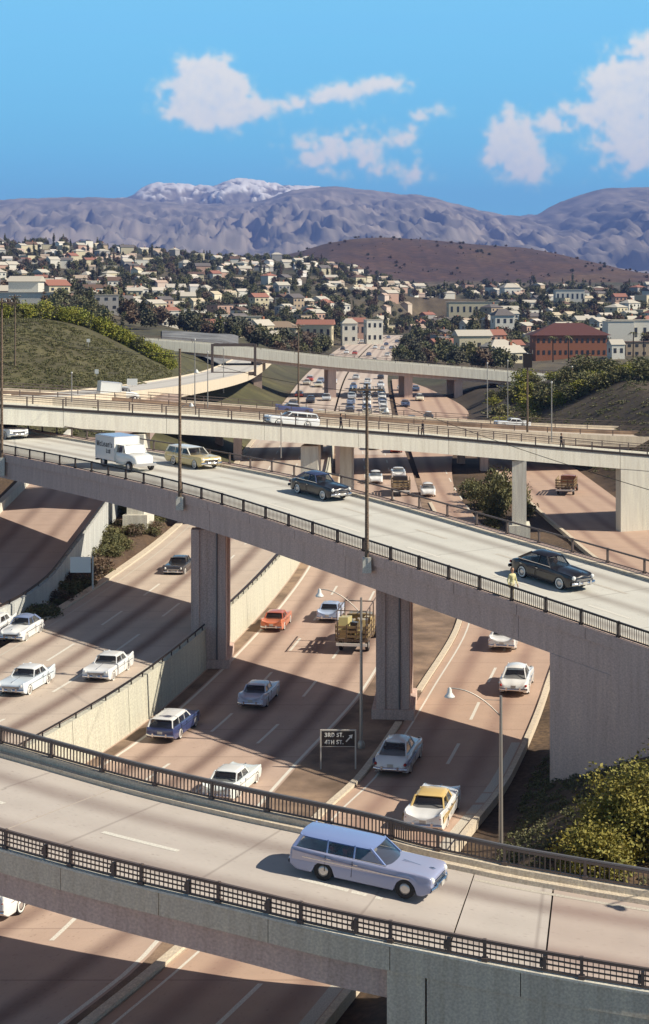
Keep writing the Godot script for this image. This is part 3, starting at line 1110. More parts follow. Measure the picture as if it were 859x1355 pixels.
func build_far_bridges() -> void:
	road_skin("skin_far", 9.0, [2.6, 6.4], Color(0.58, 0.55, 0.46), Color(0.33, 0.29, 0.24), 0.35, 10)
	# second overpass with its bright sunlit side
	pC = path([Vector3(-62, 17.2, -138), Vector3(-45, 16.2, -144.2), Vector3(-29.3, 15.2, -150), Vector3(-19.7, 14.2, -154.7), Vector3(-9.5, 13.1, -160), Vector3(0.75, 11.85, -164.7), Vector3(11.5, 10.6, -169.4), Vector3(22.9, 9.2, -174), Vector3(34.9, 7.8, -178.6), Vector3(60, 5.0, -188)], 2.0)
	var b := thing("overpass_bridge", "sunlit white-sided overpass behind the truck sloping down to the right", "bridge", Vector3.ZERO)
	var mb := MB.new()
	sweep(mb, pC, 0, pC.l, rect(-9.4, -0.36, -0.4, -0.12))
	part("deck_slab", mb, M.skin_far, b)
	mb = MB.new()
	lengths("fascia", b, pC, 0, pC.l, rect(-0.36, 0.0, -1.55, 0.0), M.concrete_pale, 10.2, 0.04)
	mb = MB.new()
	sweep(mb, pC, 0, pC.l, rect(-9.8, -9.4, -1.0, 0.0))
	part("fascia", mb, M.concrete_pale, b)
	mb = MB.new()
	sweep(mb, pC, 0, pC.l, rect(-0.3, 0.1, 0.0, 0.22))
	part("steel_channel", mb, M.iron, b)
	mb = MB.new()
	sweep(mb, pC, 0, pC.l, rect(-9.3, -0.5, -1.5, -0.4))
	part("girder", mb, M.concrete_girder, b)
	pipe_rail(b, pC, -0.1, 0.22, 0.85, 0, pC.l, 3.4, M.iron_brown)
	pipe_rail(b, pC, -9.6, 0.0, 0.9, 0, pC.l, 3.4, M.iron_brown)
	for q in [[Vector3(-1.4, 0, -166.5), 10.2, 1.7], [Vector3(2.3, 0, -173.5), 10.0, 1.2], [Vector3(20.4, 0, -174.5), 7.9, 1.5], [Vector3(-17.6, 3.5, -157), 12.2, 1.6]]:
		var top: float = q[1]
		mb = MB.new()
		mb.slab(Vector3(0, (top - q[0].y) / 2 - 0.5, 0), Vector3(q[2] / 2, 0, 0), Vector3(0, (top - q[0].y) / 2 + 0.5, 0), Vector3(0.15, 0, -1.3))
		var pr := part("pier", mb, M.concrete_pale, b)
		pr.position = q[0]
		mb = MB.new()
		mb.slab(Vector3(0, 0.5, 0), Vector3(q[2] / 2 + 0.35, 0, 0), Vector3(0, 0.7, 0), Vector3(0.15, 0, -1.7))
		part("plinth", mb, M.concrete_pale, pr)
	var s0 := where_x(pC, 31.6)
	mb = MB.new()
	sweep(mb, pC, s0, pC.l, rect(-1.1, -0.05, -10.0, -1.55))
	part("abutment", mb, M.concrete_pale, b)
	# the wider road deck close behind it
	pC2 = path([Vector3(-75, 14.0, -196), Vector3(-50, 12.6, -207), Vector3(-32, 11.2, -215), Vector3(-13, 9.2, -222), Vector3(13.6, 6.6, -230), Vector3(46.4, 4.2, -238), Vector3(80, 3.2, -244)], 3.0)
	b = thing("overpass_bridge", "wide flat overpass just behind the white-sided one with a reddish median", "bridge", Vector3.ZERO)
	road_skin("skin_wide", 20.0, [3, 7, 13, 17], Color(0.56, 0.49, 0.41), Color(0.33, 0.27, 0.23), 0.35, 12)
	mb = MB.new()
	sweep(mb, pC2, 0, pC2.l, rect(-20, -0.3, -0.9, -0.1))
	part("deck_slab", mb, M.skin_wide, b)
	for k in [-20.3, -0.3]:
		mb = MB.new()
		sweep(mb, pC2, 0, pC2.l, rect(k, k + 0.3, -1.2, 0.35))
		part("fascia", mb, M.concrete_kerb, b)
	mb = MB.new()
	sweep(mb, pC2, 0, pC2.l, rect(-10.6, -9.4, -0.1, 0.45))
	part("median_barrier", mb, M.separator, b)
	pipe_rail(b, pC2, -0.15, 0.35, 0.8, 0, pC2.l, 5.0, M.iron_brown)
	pipe_rail(b, pC2, -20.15, 0.35, 0.8, 0, pC2.l, 5.0, M.iron_brown)
	pipe_rail(b, pC2, -10.0, 0.45, 0.7, 0, pC2.l, 5.0, M.iron_brown)
	mb = MB.new()
	sweep(mb, pC2, 0, pC2.l, rect(-19.5, -0.8, -1.7, -0.9))
	part("girder", mb, M.concrete_girder, b)
	for x in [0.6, 21.5, -13.5]:
		var s := where_x(pC2, x, -10)
		for k in [-5.0, -15.0]:
			var o := on(pC2, s, k)
			mb = MB.new()
			mb.box(Vector3(0, (o.y - 1.0) / 2, 0), Vector3(1.1, o.y - 1.0, 1.6))
			part("pier", mb, M.concrete_girder, b).position = Vector3(o.x, -0.2, o.z)
	# the farthest crossing
	pD = path([Vector3(-70, 15.0, -381), Vector3(-26.3, 12.0, -385), Vector3(1.2, 8.9, -388), Vector3(30.1, 6.4, -391), Vector3(59.2, 3.9, -395), Vector3(95, 1.8, -400)], 4.0)
	b = thing("overpass_bridge", "farthest low overpass crossing the freeway in front of the houses", "bridge", Vector3.ZERO)
	mb = MB.new()
	sweep(mb, pD, 0, pD.l, rect(-15, -0.4, -0.8, -0.2))
	part("deck_slab", mb, M.skin_far, b)
	for k in [-15.4, -0.4]:
		mb = MB.new()
		sweep(mb, pD, 0, pD.l, rect(k, k + 0.4, -1.5, 0.7))
		part("parapet", mb, M.concrete_pale, b)
		pipe_rail(b, pD, k + 0.2, 0.7, 0.5, 0, pD.l, 8.0, M.iron_brown)
	mb = MB.new()
	sweep(mb, pD, 0, pD.l, rect(-14.5, -1.2, -2.3, -0.8))
	part("girder", mb, M.concrete_girder, b)
	for x in [-15.8, 1.6, 19.6, 31.5, 42.0]:
		var s := where_x(pD, x, -4)
		for k in [-3.0, -12.0]:
			var o := on(pD, s, k)
			mb = MB.new()
			mb.box(Vector3(0, (o.y - 1.6) / 2, 0), Vector3(1.9, o.y - 1.6, 2.2))
			part("pier", mb, M.concrete_girder, b).position = Vector3(o.x, -0.2, o.z)


# ---------------------------------------------------------------- poles, lamps, signs
func utility_pole(at: Vector3, high: float, label: String, arms := 1, lamp := 0, thick := 0.13, turn := 0.0) -> Node3D:
	var t := thing("utility_pole", label, "utility pole", at, "tall wooden utility poles")
	var mb := MB.new()
	mb.tube(Vector3.ZERO, Vector3(0, high, 0), thick, thick * 0.62, 10)
	part("pole", mb, M.pole_wood, t)
	var side := Vector3(cos(turn), 0, sin(turn))
	for k in arms:
		var y := high - 0.35 - 1.0 * k
		mb = MB.new()
		mb.bar(side * -0.95 + Vector3(0, y, thick), side * 0.95 + Vector3(0, y, thick), 0.09, 0.12)
		mb.bar(side * -0.55 + Vector3(0, y - 0.03, thick), Vector3(0, y - 0.55, thick), 0.03, 0.04)
		mb.bar(side * 0.55 + Vector3(0, y - 0.03, thick), Vector3(0, y - 0.55, thick), 0.03, 0.04)
		var c := part("crossarm", mb, M.pole_wood, t)
		for q in [-0.85, -0.4, 0.4, 0.85]:
			mb = MB.new()
			mb.lathe(side * q + Vector3(0, y + 0.06, thick), Vector3.UP, [Vector2(0.001, 0), Vector2(0.05, 0.01), Vector2(0.03, 0.06), Vector2(0.05, 0.1), Vector2(0.001, 0.15)], 7)
			part("insulator", mb, M.insulator, c)
	for k in lamp:
		var y := high - 1.5 - 2.3 * k
		var out := 1.15 if k == 0 else 0.8
		mb = MB.new()
		mb.tube(Vector3(0, y - 0.35, 0), Vector3(out * 0.5, y, 0.02), 0.03, 0.025, 6)
		mb.tube(Vector3(out * 0.5, y, 0.02), Vector3(out, y + 0.06, 0.02), 0.025, 0.025, 6)
		var br := part("lamp_bracket", mb, M.pole_metal, t)
		mb = MB.new()
		mb.lathe(Vector3(out, y - 0.16, 0.02), Vector3.UP, [Vector2(0.001, -0.06), Vector2(0.13, -0.02), Vector2(0.17, 0.04), Vector2(0.1, 0.15), Vector2(0.04, 0.24), Vector2(0.001, 0.26)], 10)
		part("lamp_head", mb, M.lamp_glass, br)
	return t


func lamp_post(at: Vector3, high: float, reach: Vector3, label: String) -> void:
	var t := thing("street_lamp", label, "street lamp", at, "street lamps beside the lanes")
	var mb := MB.new()
	mb.tube(Vector3.ZERO, Vector3(0, high, 0), 0.11, 0.065, 10)
	mb.lathe(Vector3.ZERO, Vector3.UP, [Vector2(0.22, 0), Vector2(0.22, 0.25), Vector2(0.14, 0.4), Vector2(0.1, 0.45)], 10)
	part("pole", mb, M.pole_metal, t)
	mb = MB.new()
	var a := Vector3(0, high - 0.95, 0)
	var last := a
	for i in range(1, 11):
		var u := i / 10.0
		var q := a + Vector3(reach.x * u, reach.y * (1 - (1 - u) * (1 - u)), reach.z * u)
		mb.tube(last, q, 0.032, 0.032, 6)
		last = q
	mb.tube(Vector3(0, high - 0.2, 0), a.lerp(last, 0.4) + Vector3(0, reach.y * 0.2, 0), 0.014, 0.014, 5)
	var arm := part("lamp_arm", mb, M.pole_metal, t)
	mb = MB.new()
	mb.lathe(last + Vector3(0, -0.42, 0), Vector3.UP, [Vector2(0.001, -0.05), Vector2(0.22, 0.0), Vector2(0.25, 0.04), Vector2(0.2, 0.1), Vector2(0.11, 0.22), Vector2(0.09, 0.4), Vector2(0.001, 0.48)], 12)
	part("lamp_head", mb, M.lamp_glass, arm)


func lean_pole(at: Vector3, high: float, label: String, material: Material, r := 0.09) -> Node3D:
	var t := thing("light_pole", label, "pole", at, "thin poles in the middle distance")
	var mb := MB.new()
	mb.tube(Vector3.ZERO, Vector3(0, high, 0), r, r * 0.7, 8)
	part("pole", mb, material, t)
	mb = MB.new()
	mb.lathe(Vector3(0, high, 0), Vector3.UP, [Vector2(r * 0.7, -0.05), Vector2(r * 1.6, 0.0), Vector2(r * 1.2, 0.14), Vector2(0.001, 0.22)], 8)
	part("cap", mb, M.insulator, t)
	return t


func wire(a: Vector3, b: Vector3, sag: float, label: String, r := 0.016) -> void:
	var mb := MB.new()
	var last := a
	for i in range(1, 17):
		var u := i / 16.0
		var q := a.lerp(b, u) - Vector3(0, sag * 4 * u * (1 - u), 0)
		mb.tube(last, q, r, r, 5)
		last = q
	single("overhead_wire", mb, M.wire, label, "wire", "overhead wires")


func letters(text: String, size: float, deep: float) -> Mesh:
	var f := SystemFont.new()
	f.font_names = PackedStringArray(["Droid Sans"])
	f.font_weight = 700
	var t := TextMesh.new()
	t.font = f
	t.text = text
	t.font_size = 48
	t.pixel_size = size / 48.0
	t.depth = deep
	return t


func build_furniture() -> void:
	var s := where_x(pB, -26.3)
	utility_pole(on(pB, s, 0.22, -1.2), 14.0, "tall wooden pole at the far left edge of the overpass", 1, 0, 0.14)
	var o := part("pole_seat", func_block(Vector3(0.55, 1.5, 0.5)), M.concrete_pale, get_child(get_child_count() - 1))
	o.position = Vector3(0, 0.2, 0)
	s = where_x(pB, -9.75)
	utility_pole(on(pB, s, 0.24, -0.6), 10.6, "wooden pole on the overpass beside the box truck and yellow wagon", 0, 2)
	o = part("pole_seat", func_block(Vector3(0.5, 0.9, 0.5)), M.concrete_pale, get_child(get_child_count() - 1))
	s = where_x(pB, 2.65)
	utility_pole(on(pB, s, 0.24, -0.6), 10.6, "wooden pole with crossarm rising from the middle of the overpass", 1, 1)
	o = part("pole_seat", func_block(Vector3(0.5, 0.9, 0.5)), M.concrete_pale, get_child(get_child_count() - 1))
	lamp_post(Vector3(2.05, 0.00, -93.77), 8.5, Vector3(-2.35, 1.45, 0.2), "street lamp behind the exit sign, its lamp over the truck lane")
	lamp_post(Vector3(8.01, 0.00, -75.66), 7.4, Vector3(-2.35, 1.35, 0.2), "street lamp on the right shoulder above the exit road")
	lamp_post(on(pA, where_x(pA, 19.8, -7.6), -7.6, 0.3), 8.2, Vector3(-1.5, 1.2, 1.7), "street lamp standing on the foreground bridge beyond the right edge")
	lean_pole(Vector3(21.44, 10.64, -176.00), 8.2, "pole with a dark transformer box in front of the brick school", M.pole_wood, 0.12)
	o = part("transformer", func_block(Vector3(0.9, 1.5, 0.9)), M.iron, get_child(get_child_count() - 1))
	o.position = Vector3(0, 7.6, 0)
	lean_pole(Vector3(24.55, 9.23, -180.00), 6.4, "thin pale pole with yellowish fittings on the right of the white-sided overpass", M.pole_metal, 0.07)
	utility_pole(Vector3(-3.98, 6.91, -250.00), 13.6, "utility pole rising above the far overpass near the freeway median", 1, 0, 0.16)
	utility_pole(Vector3(-48.45, 10.40, -260.00), 14.5, "pole with double crossarms on the grassy hill at the far left", 2, 0, 0.14)
	lean_pole(Vector3(-31.67, 11.63, -208.00), 3.6, "short pale post at the foot of the grassy hill", M.pole_metal, 0.08)
	lean_pole(Vector3(-16.03, 11.28, -205.00), 8.2, "thin metal pole left of the stop of the pale side road", M.pole_metal, 0.07)
	lean_pole(Vector3(-15.15, 10.36, -215.00), 7.2, "thin metal pole beside the pale side road by the gantry", M.pole_metal, 0.07)
	lean_pole(Vector3(-18.27, 6.91, -300.00), 8.0, "thin pole nearest the dark gantry frame", M.pole_metal, 0.09)
	lean_pole(Vector3(21.01, 9.09, -215.00), 7.0, "thin metal pole among the cars behind the overpass", M.pole_metal, 0.07)
	lean_pole(Vector3(23.65, 8.80, -215.00), 7.6, "slim pole left of the transformer pole", M.pole_metal, 0.06)
	lean_pole(Vector3(47.56, 5.64, -320.00), 5.0, "dark pole at the end of the farthest overpass", M.pole_wood, 0.14)
	lean_pole(Vector3(-4.22, 9.56, -160.00), 4.2, "thin pole in front of the white overpass side above the black car", M.pole_metal, 0.05)
	wire(Vector3(-46.32, 19.90, -258.00), Vector3(-10.12, 21.36, -116.00), 1.0, "dark wire sagging from the left hill to the truck-side pole")
	wire(Vector3(-31.18, 23.14, -140.00), Vector3(-10.12, 21.15, -116.00), 0.6, "wire running off the left edge from the truck-side pole")
	wire(Vector3(2.72, 19.76, -98.00), Vector3(14.95, 17.09, -70.00), 0.25, "dark wire slanting down right from the middle pole")
	wire(Vector3(-10.12, 21.25, -116.00), Vector3(2.63, 19.72, -98.00), 0.3, "wire between the two wooden poles on the overpass")
	# exit sign
	var at := Vector3(-0.22, 0.03, -89.55)
	var t := thing("exit_sign", "dark exit sign with white street names and arrow in the gore", "sign", at)
	var mb := MB.new()
	mb.box(Vector3(0, 1.05, 0), Vector3(0.08, 2.1, 0.08))
	part("post", mb, M.sign_frame, t)
	mb = MB.new()
	mb.box(Vector3(1.87, 1.05, 0), Vector3(0.08, 2.1, 0.08))
	part("post", mb, M.sign_frame, t)
	mb = MB.new()
	mb.box(Vector3(0.935, 1.66, 0), Vector3(1.79, 0.82, 0.05))
	part("sign_panel", mb, M.sign_face, t)
	mb = MB.new()
	mb.box(Vector3(0.935, 2.11, 0), Vector3(1.95, 0.07, 0.09))
	mb.box(Vector3(0.935, 1.24, 0), Vector3(1.79, 0.03, 0.06))
	part("sign_border", mb, M.sign_frame, t)
	for k in [["3RD ST.", 1.86], ["4TH ST.", 1.47]]:
		var l := part("lettering", letters(k[0], 0.30, 0.02), M.sign_white, t)
		l.position = Vector3(0.72, k[1], 0.035)
	mb = MB.new()
	mb.bar(Vector3(1.36, 1.50, 0.035), Vector3(1.64, 1.80, 0.035), 0.02, 0.07)
	mb.tri(Vector3(1.72, 1.89, 0.046), Vector3(1.50, 1.84, 0.046), Vector3(1.67, 1.66, 0.046), Vector3.BACK)
	part("arrow", mb, M.sign_white, t)
	# blank white board on the left bank
	at = Vector3(-18.63, 4.48, -122.00)
	t = thing("notice_board", "blank white board on a post beside the ramp parapet", "sign", at)
	mb = MB.new()
	mb.box(Vector3(0.7, 1.15, 0), Vector3(1.5, 1.15, 0.06))
	part("panel", mb, M.sign_white, t)
	mb = MB.new()
	mb.box(Vector3(1.6, 0.6, 0), Vector3(0.12, 2.4, 0.12))
	part("post", mb, M.sign_frame, t)
	# gantry frame at the end of the side road
	at = Vector3(-22.35, 8.45, -330.00)
	t = thing("sign_gantry", "dark rectangular gantry frame standing over the pale side road", "gantry", at)
	for k in [[Vector3(0, 3.1, 0), Vector3(0.5, 6.4, 0.5)], [Vector3(8.5, 3.1, 0), Vector3(0.5, 6.4, 0.5)], [Vector3(4.25, 6.1, 0), Vector3(8, 0.6, 0.4)], [Vector3(4.25, 0.4, 0), Vector3(8, 0.7, 0.4)]]:
		mb = MB.new()
		mb.box(k[0], k[1])
		part("beam", mb, M.iron_brown, t)
	# little signs on the hillside
	for q in [[175, 503, 255, 1.6, 1.0, "small white sign board on the dark grassy hillside"], [128, 500, 262, 0.6, 0.7, "tiny white marker low on the grassy hillside"], [117, 463, 292, 0.6, 0.6, "tiny white marker high on the grassy hillside"]]:
		var x: float = (q[0] - 430.0) * q[2] / 2200.0
		at = Vector3(x, land(x, q[2]), -q[2])
		t = thing("marker_sign", q[5], "sign", at)
		mb = MB.new()
		mb.box(Vector3(0, 0.8 + q[4] / 2, 0), Vector3(q[3], q[4], 0.06))
		part("panel", mb, M.sign_white, t)
		mb = MB.new()
		mb.box(Vector3(0, 0.4, -0.04), Vector3(0.08, 1.6, 0.06))
		part("post", mb, M.sign_frame, t)


func func_block(s: Vector3) -> MB:
	var mb := MB.new()
	mb.box(Vector3.ZERO, s)
	return mb


# ---------------------------------------------------------------- vehicles: local +x is forward, the origin is on the road under the middle
# body stations: [place from -1 (tail) to 1 (nose), half-width share, shoulder height, deck height]
const SHAPES := {
	"finned": {"l": 5.25, "w": 1.98, "h": 1.46, "front": 0.92, "rear": 1.32, "belt": 0.96,
		"st": [-1.0, 0.86, 0.98, 0.70, -0.985, 0.93, 1.12, 0.82, -0.93, 0.96, 1.15, 0.90, -0.75, 0.985, 1.10, 0.945, -0.5, 1.0, 1.01, 0.965, -0.25, 1.0, 0.955, 0.97, 0.3, 1.0, 0.95, 0.98, 0.5, 0.995, 0.955, 1.0, 0.8, 0.985, 0.965, 0.965, 0.93, 0.97, 0.965, 0.91, 0.985, 0.94, 0.93, 0.84, 1.0, 0.90, 0.80, 0.74],
		"cab": [0.27, 0.12, -0.36, -0.54], "roof": 1.46, "base": 0.80, "top": 0.67, "pillars": [-0.14]},
	"rounded": {"l": 5.1, "w": 1.92, "h": 1.6, "front": 0.95, "rear": 1.15, "belt": 1.05,
		"st": [-1.0, 0.62, 0.60, 0.60, -0.985, 0.76, 0.76, 0.74, -0.93, 0.88, 0.90, 0.90, -0.8, 0.98, 0.98, 1.03, -0.6, 1.0, 1.0, 1.09, -0.42, 0.985, 1.01, 1.10, -0.25, 0.955, 1.03, 1.09, 0.15, 0.955, 1.03, 1.09, 0.32, 0.97, 1.02, 1.10, 0.5, 0.99, 0.99, 1.10, 0.7, 1.0, 0.97, 1.08, 0.86, 0.97, 0.94, 1.03, 0.94, 0.92, 0.90, 0.96, 0.985, 0.80, 0.82, 0.86, 1.0, 0.68, 0.68, 0.70],
		"cab": [0.25, 0.08, -0.40, -0.74], "roof": 1.62, "base": 0.78, "top": 0.58, "pillars": [-0.12], "dome": 0.15},
	"wagon": {"l": 5.45, "w": 2.02, "h": 1.5, "front": 0.98, "rear": 1.36, "belt": 0.98,
		"st": [-1.0, 0.88, 0.78, 0.76, -0.985, 0.95, 0.97, 0.92, -0.93, 0.975, 1.03, 0.97, -0.75, 0.99, 1.02, 0.98, -0.4, 1.0, 0.99, 0.98, 0.0, 1.0, 0.975, 0.98, 0.3, 1.0, 0.965, 0.99, 0.5, 0.995, 0.96, 0.985, 0.8, 0.98, 0.955, 0.945, 0.94, 0.96, 0.94, 0.90, 0.985, 0.93, 0.87, 0.83, 1.0, 0.88, 0.7, 0.68],
		"cab": [0.34, 0.11, -0.86, -0.96], "roof": 1.52, "base": 0.83, "top": 0.72, "pillars": [-0.10, -0.48]},
}


func station(st: Array, t: float) -> Array:
	var i := 0
	while i < st.size() / 4 - 2 and t > st[4 * i + 4]:
		i += 1
	var u: float = clampf((t - st[4 * i]) / (st[4 * i + 4] - st[4 * i]), 0, 1)
	var r := []
	for k in 3:
		r.append(lerpf(st[4 * i + 1 + k], st[4 * i + 5 + k], u))
	return r


func car_meshes(kind: String) -> Dictionary:
	if cache.has(kind):
		return cache[kind]
	var d: Dictionary = SHAPES[kind]
	var L: float = d.l / 2
	var W: float = d.w / 2
	var xf: float = L - d.front
	var xr: float = -L + d.rear
	var wr := 0.36
	var out := {}
	# body shell
	var ts := []
	for t in [-1.0, -0.99, -0.98, -0.95, -0.9]:
		ts.append(t)
	for i in 37:
		ts.append(lerpf(-0.86, 0.86, i / 36.0))
	ts.append_array([0.9, 0.95, 0.98, 0.99, 1.0])
	var rows := []
	for t in ts:
		var x: float = t * L
		var q := station(d.st, t)
		var w: float = q[0] * W
		var ys: float = q[1]
		var yc: float = q[2]
		var yb := 0.22 + 0.16 * smooth((absf(t) - 0.86) / 0.14)
		var side := yb
		for c in [xf, xr]:
			var g: float = 0.405 * 0.405 - (x - c) * (x - c)
			if g > 0:
				side = maxf(side, 0.27 + sqrt(g))
		var h := []
		h.append(Vector2(0, yb + 0.08))
		h.append(Vector2(w * 0.70, yb + 0.06))
		h.append(Vector2(w * 0.72, maxf(yb, side - 0.02)))
		h.append(Vector2(w * 0.965, side))
		h.append(Vector2(w * 0.985, side + 0.04))
		h.append(Vector2(w * 0.998, lerpf(side, ys, 0.4)))
		h.append(Vector2(w, lerpf(side, ys, 0.60)))
		h.append(Vector2(w * (0.995 if kind == "rounded" else 0.968), lerpf(side, ys, 0.68)))
		h.append(Vector2(w * (0.985 if kind == "rounded" else 0.982), lerpf(side, ys, 0.88)))
		h.append(Vector2(w * 0.955, ys - 0.02))
		h.append(Vector2(w * 0.92, ys))
		h.append(Vector2(w * 0.87, ys - 0.004 if yc >= ys - 0.02 else ys - 0.03))
		h.append(Vector2(w * 0.74, minf(ys, yc) - 0.045 if kind == "rounded" and t > 0.3 and t < 0.97 else lerpf(ys, yc, 0.55)))
		h.append(Vector2(w * (0.42 if kind == "rounded" and t > 0.3 else 0.5), yc - (0.05 if kind == "rounded" else 0.015)))
		h.append(Vector2(w * 0.15, yc))
		var r := PackedVector3Array()
		for j in h.size():
			r.append(Vector3(x, h[j].y, h[j].x))
		for j in range(h.size() - 1, 0, -1):
			r.append(Vector3(x, h[j].y, -h[j].x))
		rows.append(r)
	for end in [0, rows.size() - 1]:
		var mid := Vector3.ZERO
		for p in rows[end]:
			mid += p
		mid /= rows[end].size()
		var r := PackedVector3Array()
		for p in rows[end]:
			r.append(mid.lerp(p, 0.02))
		if end == 0:
			rows.push_front(r)
		else:
			rows.append(r)
	# the first row was pushed in front, so the tail cap is row 0 and the nose cap the last
	var mb := MB.new()
	mb.sheet(rows, Vector3(0, 0.6, 0), true)
	out.body = mb.mesh()
	# greenhouse
	var a0: float = d.cab[0] * L
	var a1: float = d.cab[1] * L
	var c1: float = d.cab[2] * L
	var c0: float = d.cab[3] * L
	var belt: float = d.belt - 0.01
	var roof: float = d.roof - 0.06
	var wb: float = d.base * W
	var wt: float = d.top * W
	mb = MB.new()
	rows = []
	for i in 13:
		var u := i / 12.0
		var x := lerpf(c1 - 0.09, a1 + 0.1, u)
		var e := 1.0 - pow(absf(2 * u - 1), 4.0)
		var r := PackedVector3Array()
		for j in 13:
			var s := 2.0 * j / 12.0 - 1.0
			var y: float = roof + (0.02 + d.get("dome", 0.06) * (1 - s * s)) * (0.25 + 0.75 * e) - (d.get("dome", 0.06) - 0.06) * 0.6
			if absf(s) > 0.99:
				y = roof - 0.045
			r.append(Vector3(x + (0.06 * (1 - s * s)) * (2 * u - 1), y, s * (wt + 0.05) * (0.96 + 0.04 * e)))
		rows.append(r)
	mb.sheet(rows, Vector3((a1 + c1) / 2, 0, 0))
	# underside, so that the roof has thickness
	for r in rows:
		for j in 13:
			r[j] = r[j] - Vector3(0, 0.035, 0)
	mb.sheet(rows, Vector3((a1 + c1) / 2, 9, 0))
	out.roof = mb.mesh()
	var front := []
	var back := []
	for i in 2:
		var f := PackedVector3Array()
		var b := PackedVector3Array()
		for j in 9:
			var s := 2.0 * j / 8.0 - 1.0
			f.append(Vector3((a0 + 0.20 * (1 - s * s) if i == 0 else a1 + 0.09 * (1 - s * s)), belt if i == 0 else roof - 0.01, s * (wb if i == 0 else wt) * 0.97))
			b.append(Vector3((c0 - 0.10 * (1 - s * s) if i == 0 else c1 - 0.07 * (1 - s * s)), belt if i == 0 else roof - 0.01, s * (wb if i == 0 else wt) * 0.97))
		front.append(f)
		back.append(b)
	mb = MB.new()
	mb.sheet(front, Vector3((a0 + c0) / 2, 1, 0))
	out.windshield = mb.mesh()
	mb = MB.new()
	mb.sheet(back, Vector3((a0 + c0) / 2, 1, 0))
	out.rear_window = mb.mesh()
	# pillars and the panes between them
	out.pillars = []
	out.side = []
	for k in [-1, 1]:
		var lo := Vector3(0, belt, k * wb)
		var hi := Vector3(0, roof - 0.02, k * wt)
		var X := Vector3.RIGHT
		out.pillars.append(post_mesh((lo + X * (a0)), (hi + X * (a1)), 0.06, 0.07))
		out.pillars.append(post_mesh((lo + X * (c0)), (hi + X * (c1)), 0.07, 0.12))
		var stops := [[a0, a1]]
		for p in d.pillars:
			stops.append([p * L, p * L])
			out.pillars.append(post_mesh((lo + X * (p * L)), (hi + X * (p * L)), 0.05, 0.09))
		stops.append([c0, c1])
		for i in stops.size() - 1:
			mb = MB.new()
			mb.quad((lo + X * (stops[i][0])), (hi + X * (stops[i][1])), (hi + X * (stops[i + 1][1])), (lo + X * (stops[i + 1][0])), Vector3(0, 0.2, k))
			out.side.append(mb.mesh())
	# seats
	out.seats = []
	for x in [lerpf(a1, c1, 0.36), lerpf(a1, c1, 0.86) if kind != "wagon" else lerpf(a1, c1, 0.55)]:
		mb = MB.new()
		mb.slab(Vector3(x, 1.02, 0), Vector3(0.09, -0.02, 0), Vector3(-0.05, 0.2, 0), Vector3(0, 0, wb * 0.86))
		out.seats.append(mb.mesh())
	# bumpers
	for k in [1, -1]:
		mb = MB.new()
		rows = []
		for i in 11:
			var s := 2.0 * i / 10.0 - 1.0
			var x: float = k * (L + 0.07 - 0.10 * s * s * s * s)
			var z := s * W * 0.93
			rows.append(PackedVector3Array([Vector3(x - k * 0.09, 0.40, z), Vector3(x + k * 0.02, 0.40, z), Vector3(x + k * 0.06, 0.48, z), Vector3(x + k * 0.02, 0.57, z), Vector3(x - k * 0.09, 0.57, z)]))
		mb.sheet(rows, Vector3(k * (L - 0.05), 0.48, 0), true)
		for s in [-0.45, 0.45]:
			mb.box(Vector3(k * (L + 0.10), 0.52, s * W), Vector3(0.09, 0.22, 0.11))
		out["front_bumper" if k == 1 else "rear_bumper"] = mb.mesh()
	mb = MB.new()
	mb.box(Vector3(L - 0.01, 0.66, 0), Vector3(0.06, 0.13, W * 1.15))
	out.grille = mb.mesh()
	mb = MB.new()
	for y in [0.61, 0.66, 0.71]:
		mb.box(Vector3(L + 0.015, y, 0), Vector3(0.04, 0.018, W * 1.2))
	out.grille_bar = mb.mesh()
	mb = MB.new()
	mb.lathe(Vector3.ZERO, Vector3.RIGHT, [Vector2(0.12, -0.08), Vector2(0.115, 0.0), Vector2(0.085, 0.015), Vector2(0.06, 0.04), Vector2(0.001, 0.055)], 12)
	out.headlight = mb.mesh()
	mb = MB.new()
	mb.lathe(Vector3.ZERO, Vector3.LEFT, [Vector2(0.085, -0.08), Vector2(0.08, 0.02), Vector2(0.05, 0.06), Vector2(0.001, 0.075)], 10)
	out.taillight = mb.mesh()
	mb = MB.new()
	mb.box(Vector3.ZERO, Vector3(0.03, 0.15, 0.32))
	out.plate = mb.mesh()
	mb = MB.new()
	mb.box(Vector3.ZERO, Vector3(L * 1.5, 0.035, 0.03))
	out.trim = mb.mesh()
	if not cache.has("tyre"):
		mb = MB.new()
		mb.lathe(Vector3.ZERO, Vector3.BACK, [Vector2(0.2, -0.09), Vector2(0.33, -0.1), Vector2(wr, -0.07), Vector2(wr, 0.07), Vector2(0.33, 0.1), Vector2(0.2, 0.09)], 20)
		cache.tyre = mb.mesh()
		mb = MB.new()
		mb.lathe(Vector3.ZERO, Vector3.BACK, [Vector2(0.001, -0.09), Vector2(0.12, -0.1), Vector2(0.215, -0.085), Vector2(0.215, 0.085), Vector2(0.12, 0.1), Vector2(0.001, 0.09)], 16)
		cache.hub = mb.mesh()
		mb = MB.new()
		mb.lathe(Vector3.ZERO, Vector3.BACK, [Vector2(0.215, 0.10), Vector2(0.22, 0.106), Vector2(0.29, 0.104), Vector2(0.295, 0.098)], 18)
		mb.lathe(Vector3.ZERO, Vector3.BACK, [Vector2(0.215, -0.10), Vector2(0.22, -0.106), Vector2(0.29, -0.104), Vector2(0.295, -0.098)], 18)
		cache.whitewall = mb.mesh()
	mb = MB.new()
	mb.bar(Vector3(a0 + 0.05, belt + 0.02, 0), Vector3(c0 - 0.03, belt + 0.02, 0), 0.035, 0.035)
	out.belt = mb.mesh()
